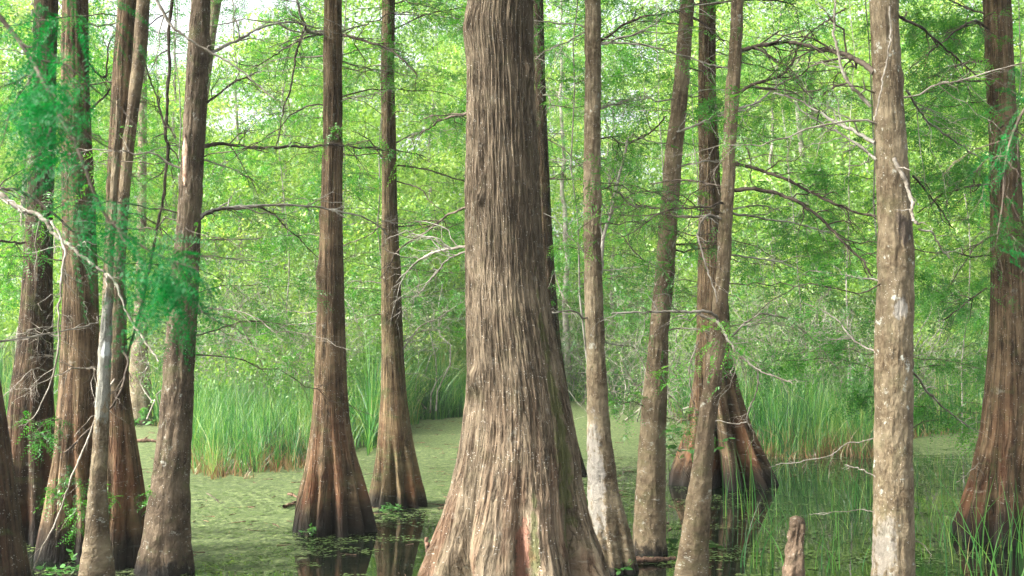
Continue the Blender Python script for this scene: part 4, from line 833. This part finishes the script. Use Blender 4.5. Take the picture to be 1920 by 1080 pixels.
# ------------------------------------------------------------------ small things
# cypress knee
def knee(px, pyb, D, rows, label, seed):
    P, _ = at(px, YH + F * CAMH / D, D)
    t = thing('cypress_knee', label, 'root', (float(P[0]), D, 0)); trunk_mesh(t, rows, D, M['knee'], at(px, pyb, D)[0][2], seed, name='stump', ns=64, dz=.005, wob=.34, ridge=.014, flutes=3, fdepth=.3, ftop=.5, vst=.35, knots=0)
    return t
kn = knee(1490, 980, 6.2, [(985, 1485, 1505), (996, 1486, 1502), (1006, 1482, 1504), (1022, 1481, 1500), (1038, 1475, 1502), (1060, 1474, 1500), (1080, 1465, 1505), (1140, 1450, 1515)], 'upright brown cypress knee with a rounded knob, poking up in the right foreground', 31)
def ball(name, c, r, mat, par, seed, sq=(1, 1, 1)):
    nu, nv = 20, 14; u, vv = np.meshgrid(np.linspace(0, 2 * math.pi, nu, endpoint=False), np.linspace(0.02, math.pi - .02, nv)); d = np.stack([np.cos(u) * np.sin(vv), np.sin(u) * np.sin(vv), np.cos(vv)], -1)
    rr = r * (1 + .5 * (fbm(d * 3.5, seed) - .5)); p = d * rr[..., None] * np.array(sq) + np.array(c)
    i, j = np.meshgrid(np.arange(nv - 1), np.arange(nu), indexing='ij'); j2 = (j + 1) % nu
    return mesh_obj(name, p.reshape(-1, 3), np.stack([i * nu + j, (i + 1) * nu + j, (i + 1) * nu + j2, i * nu + j2], -1).reshape(-1, 4), M[mat], par, attrs={'bk': (d * r * 2 + np.array([0, 0, 1])).reshape(-1, 3)})
c_, m_ = at(1494, 980, 6.2); ball('knob', c_, 14.0 * m_, 'knee', kn, 3, (1, 1, .95))
c_, m_ = at(1418, 893, 12.2); kt = thing('cypress_knee', 'small reddish knee at the right foot of the deeply buttressed cypress', 'root', (float(c_[0]), 12.2, 0)); ball('knob', c_, 14.0 * m_, 'knee', kt, 4, (.9, .9, 1.6))
# logs and sticks
def stick(name, label, p0, p1, r, mat, bend=.03, kidn=0, seed=0, D0=None, D1=None, sink=0):
    rng = np.random.default_rng(seed + 40)
    P0 = np.array(at(p0[0], p0[1], D0)[0]); P1 = np.array(at(p1[0], p1[1], D1 or D0)[0]); L = np.linalg.norm(P1 - P0)
    t = np.linspace(0, 1, 14)[:, None]; c = P0 * (1 - t) + P1 * t; c[:, 2] += bend * L * np.sin(t[:, 0] * 3.1); c += np.cumsum(rng.normal(size=c.shape) * .004, 0)
    rr = np.linspace(r, r * .6, 14) * (1 + .12 * rng.normal(size=14)); parts = [tubes(c[None], rr[None], 8)]
    if kidn: parts.append(tubes(*kids(c[None], rr[None], kidn, L * .4, rng, K=6), ns=4))
    o = mesh_obj(name, *merge(parts), M[mat], origin=tuple(P0)); tag(o, label, name.replace('_', ' ')); return o
stick('floating_log', 'short reddish log lying on dark water at the foot of the mottled leaning trunk', (1192, 1050), (1268, 1046), .022, 'stub', 0, 0, 1, 8.0, 8.05)
stick('floating_stick', 'thin brown stick lying on duckweed left of the rust-streaked fluted trunk', (532, 950), (562, 938), .018, 'stub', 0, 1, 2, 10.6, 11)
stick('floating_stick', 'small orange-brown twig on the duckweed just above the other stick', (541, 926), (560, 930), .014, 'stub', 0, 1, 3, 11.4, 11.3)
stick('fallen_branch', 'dark fallen branch lying across the far duckweed, just right of the lichen-footed trunk', (1165, 755), (1232, 705), .05, 'twigD', .05, 7, 4, 26, 27)
stick('fallen_branch', 'dark tangled branch on the far bank left of the big central cypress', (770, 775), (850, 768), .05, 'twigD', .1, 9, 5, 23, 24)
stick('broken_stub', 'short broken reddish stub at the left foot of the big central cypress', (806, 1040), (797, 1008), .02, 'stub', 0, 0, 6, 6.45)
stick('floating_stick', 'dark wood scrap on the far duckweed between the left trunks', (252, 826), (300, 828), .035, 'stub', .02, 2, 7, 17.5)
stick('floating_stick', 'little dark twig poking from the duckweed right of the scarred leaning trunk', (388, 925), (412, 948), .006, 'twigD', .02, 3, 8, 11.2, 10.9)
# leafy weeds
def weed(px, py, D, n, h, label, seed, ls=.05, spread=1., mat='leafW'):
    rng = np.random.default_rng(seed + 90); P = np.array(at(px, py, D)[0]); P[2] = 0
    t = thing('leafy_weed', label, 'plant', tuple(P))
    d = unit(np.stack([rng.normal(size=n) * spread, rng.normal(size=n) * spread, np.ones(n)], -1)); st = shoot(np.repeat(P[None], n, 0), d, h * rng.uniform(.6, 1.1, n), np.full(n, .0025), rng, .35, 8, .03)
    mesh_obj('stem', *tubes(*st, ns=4), M['twigD'], t)
    m = n * 9; idx = np.repeat(np.arange(n), 9); p, tan, _ = sample(*st, rng.uniform(.35, 1, m), idx); dd = unit(rng.normal(size=(m, 3)) * np.array([1, 1, .35]) + tan * .4)
    sd_ = unit(np.cross(dd, np.array([0, 0, 1.]) + rng.normal(size=(m, 3)) * .3)); L = rng.uniform(.6, 1.3, m) * ls
    c = np.stack([p, p + dd * (L * .3)[:, None] + sd_ * (L * .28)[:, None], p + dd * (L * .7)[:, None] + sd_ * (L * .22)[:, None], p + dd * L[:, None], p + dd * (L * .7)[:, None] - sd_ * (L * .22)[:, None], p + dd * (L * .3)[:, None] - sd_ * (L * .28)[:, None]], 1)
    mesh_obj('foliage', c.reshape(-1, 3), np.arange(m * 6).reshape(-1, 6), M[mat], t, attrs={'rnd': np.repeat(rng.random(m), 6)}, smooth=False)
weed(300, 1080, 6.6, 16, .26, 'broad-leaved green weed in the bottom left, in front of the scarred leaning trunk', 1, .075, 1.3)
weed(440, 1085, 6.7, 9, .15, 'low green weed at the bottom edge right of the scarred leaning trunk', 2, .06, 1.6)
weed(575, 985, 9.05, 9, .17, 'little green weed growing at the waterline on the rust-streaked fluted trunk', 3, .035, .8)
weed(735, 942, 10.45, 16, .13, 'fringe of small green plants round the foot of the slim mossy trunk', 4, .035, 2.)
weed(265, 775, 21, 12, .5, 'green leafy plant at the foot of the distant whitish trunk', 5, .12, .8)
weed(1140, 960, 7.35, 0 or 6, .4, 'small green sprout between the white-footed trunk and the leaning mottled one', 6, .05, .5)
weed(1300, 680, 11.6, 8, 1.7, 'leafy green plant with yellow-tinged tips beside the deeply buttressed cypress', 7, .09, .35)
weed(120, 1010, 7.4, 10, .3, 'ferny green plant in shade between the two leftmost fluted trunks', 8, .05, 1.)
def reeds(px, py, D, n, h, label, seed, mat='grass', lean=.4, wd=.004, spread=.12):
    rng = np.random.default_rng(seed + 190); P = np.array(at(px, py, D)[0]); X = P[0] + rng.normal(size=n) * spread; Y = D + rng.normal(size=n) * spread
    v, q, r = blades('', X, Y, np.full(n, -.03), h * rng.uniform(.5, 1.1, n), mat, rng, wd, 9, lean)
    o = mesh_obj('reed_clump', v, q, M[mat], attrs={'rnd': r * .8 + .1}, origin=(P[0], D, 0), smooth=False); tag(o, label, 'reeds', 'reed tufts standing in the near water')
reeds(1870, 1100, 6.9, 16, .95, 'long arching blades at the bottom right in front of the right-edge trunk', 1)
reeds(1600, 960, 10.5, 14, .7, 'thin sparse reeds in dark water just left of the pale patchy trunk', 2, spread=.15)
reeds(1540, 1060, 7.8, 10, .5, 'thin reeds in dark water right of the brown cypress knee', 3, spread=.1)
reeds(1380, 980, 10.2, 16, .75, 'bright thin reeds in front of the deep root buttresses', 4, spread=.12, lean=.15)
reeds(1770, 1020, 8.7, 12, .55, 'sparse reeds in dark water between pale patchy trunk and right-edge trunk', 5, spread=.12)
reeds(1430, 1040, 7.9, 12, .6, 'tuft of fine reeds left of the brown cypress knee', 6, spread=.1)
reeds(1900, 950, 8.3, 14, .6, 'bright curved blades at the foot of the right-edge trunk', 7, spread=.2)
reeds(1690, 900, 12., 14, .6, 'scattered reeds in water behind the pale patchy trunk', 8, spread=.5)


# ------------------------------------------------------------------ haze
hm, t = mat_new('haze'); g = G(t); pv = g.n('ShaderNodeVolumePrincipled'); pv.inputs['Density'].default_value = .0008; pv.inputs['Color'].default_value = (.93, .97, .92, 1); pv.inputs['Anisotropy'].default_value = .2
g.out(pv.outputs[0], True)
x0, x1, y0, y1, z0, z1 = -620, 620, -220, 920, -2.2, 32
v = np.array([(x, y, z) for z in (z0, z1) for y in (y0, y1) for x in (x0, x1)]); q = [(0, 2, 3, 1), (4, 5, 7, 6), (0, 1, 5, 4), (2, 6, 7, 3), (0, 4, 6, 2), (1, 3, 7, 5)]
tag(mesh_obj('haze', v, q, hm, smooth=False), kind='stuff')
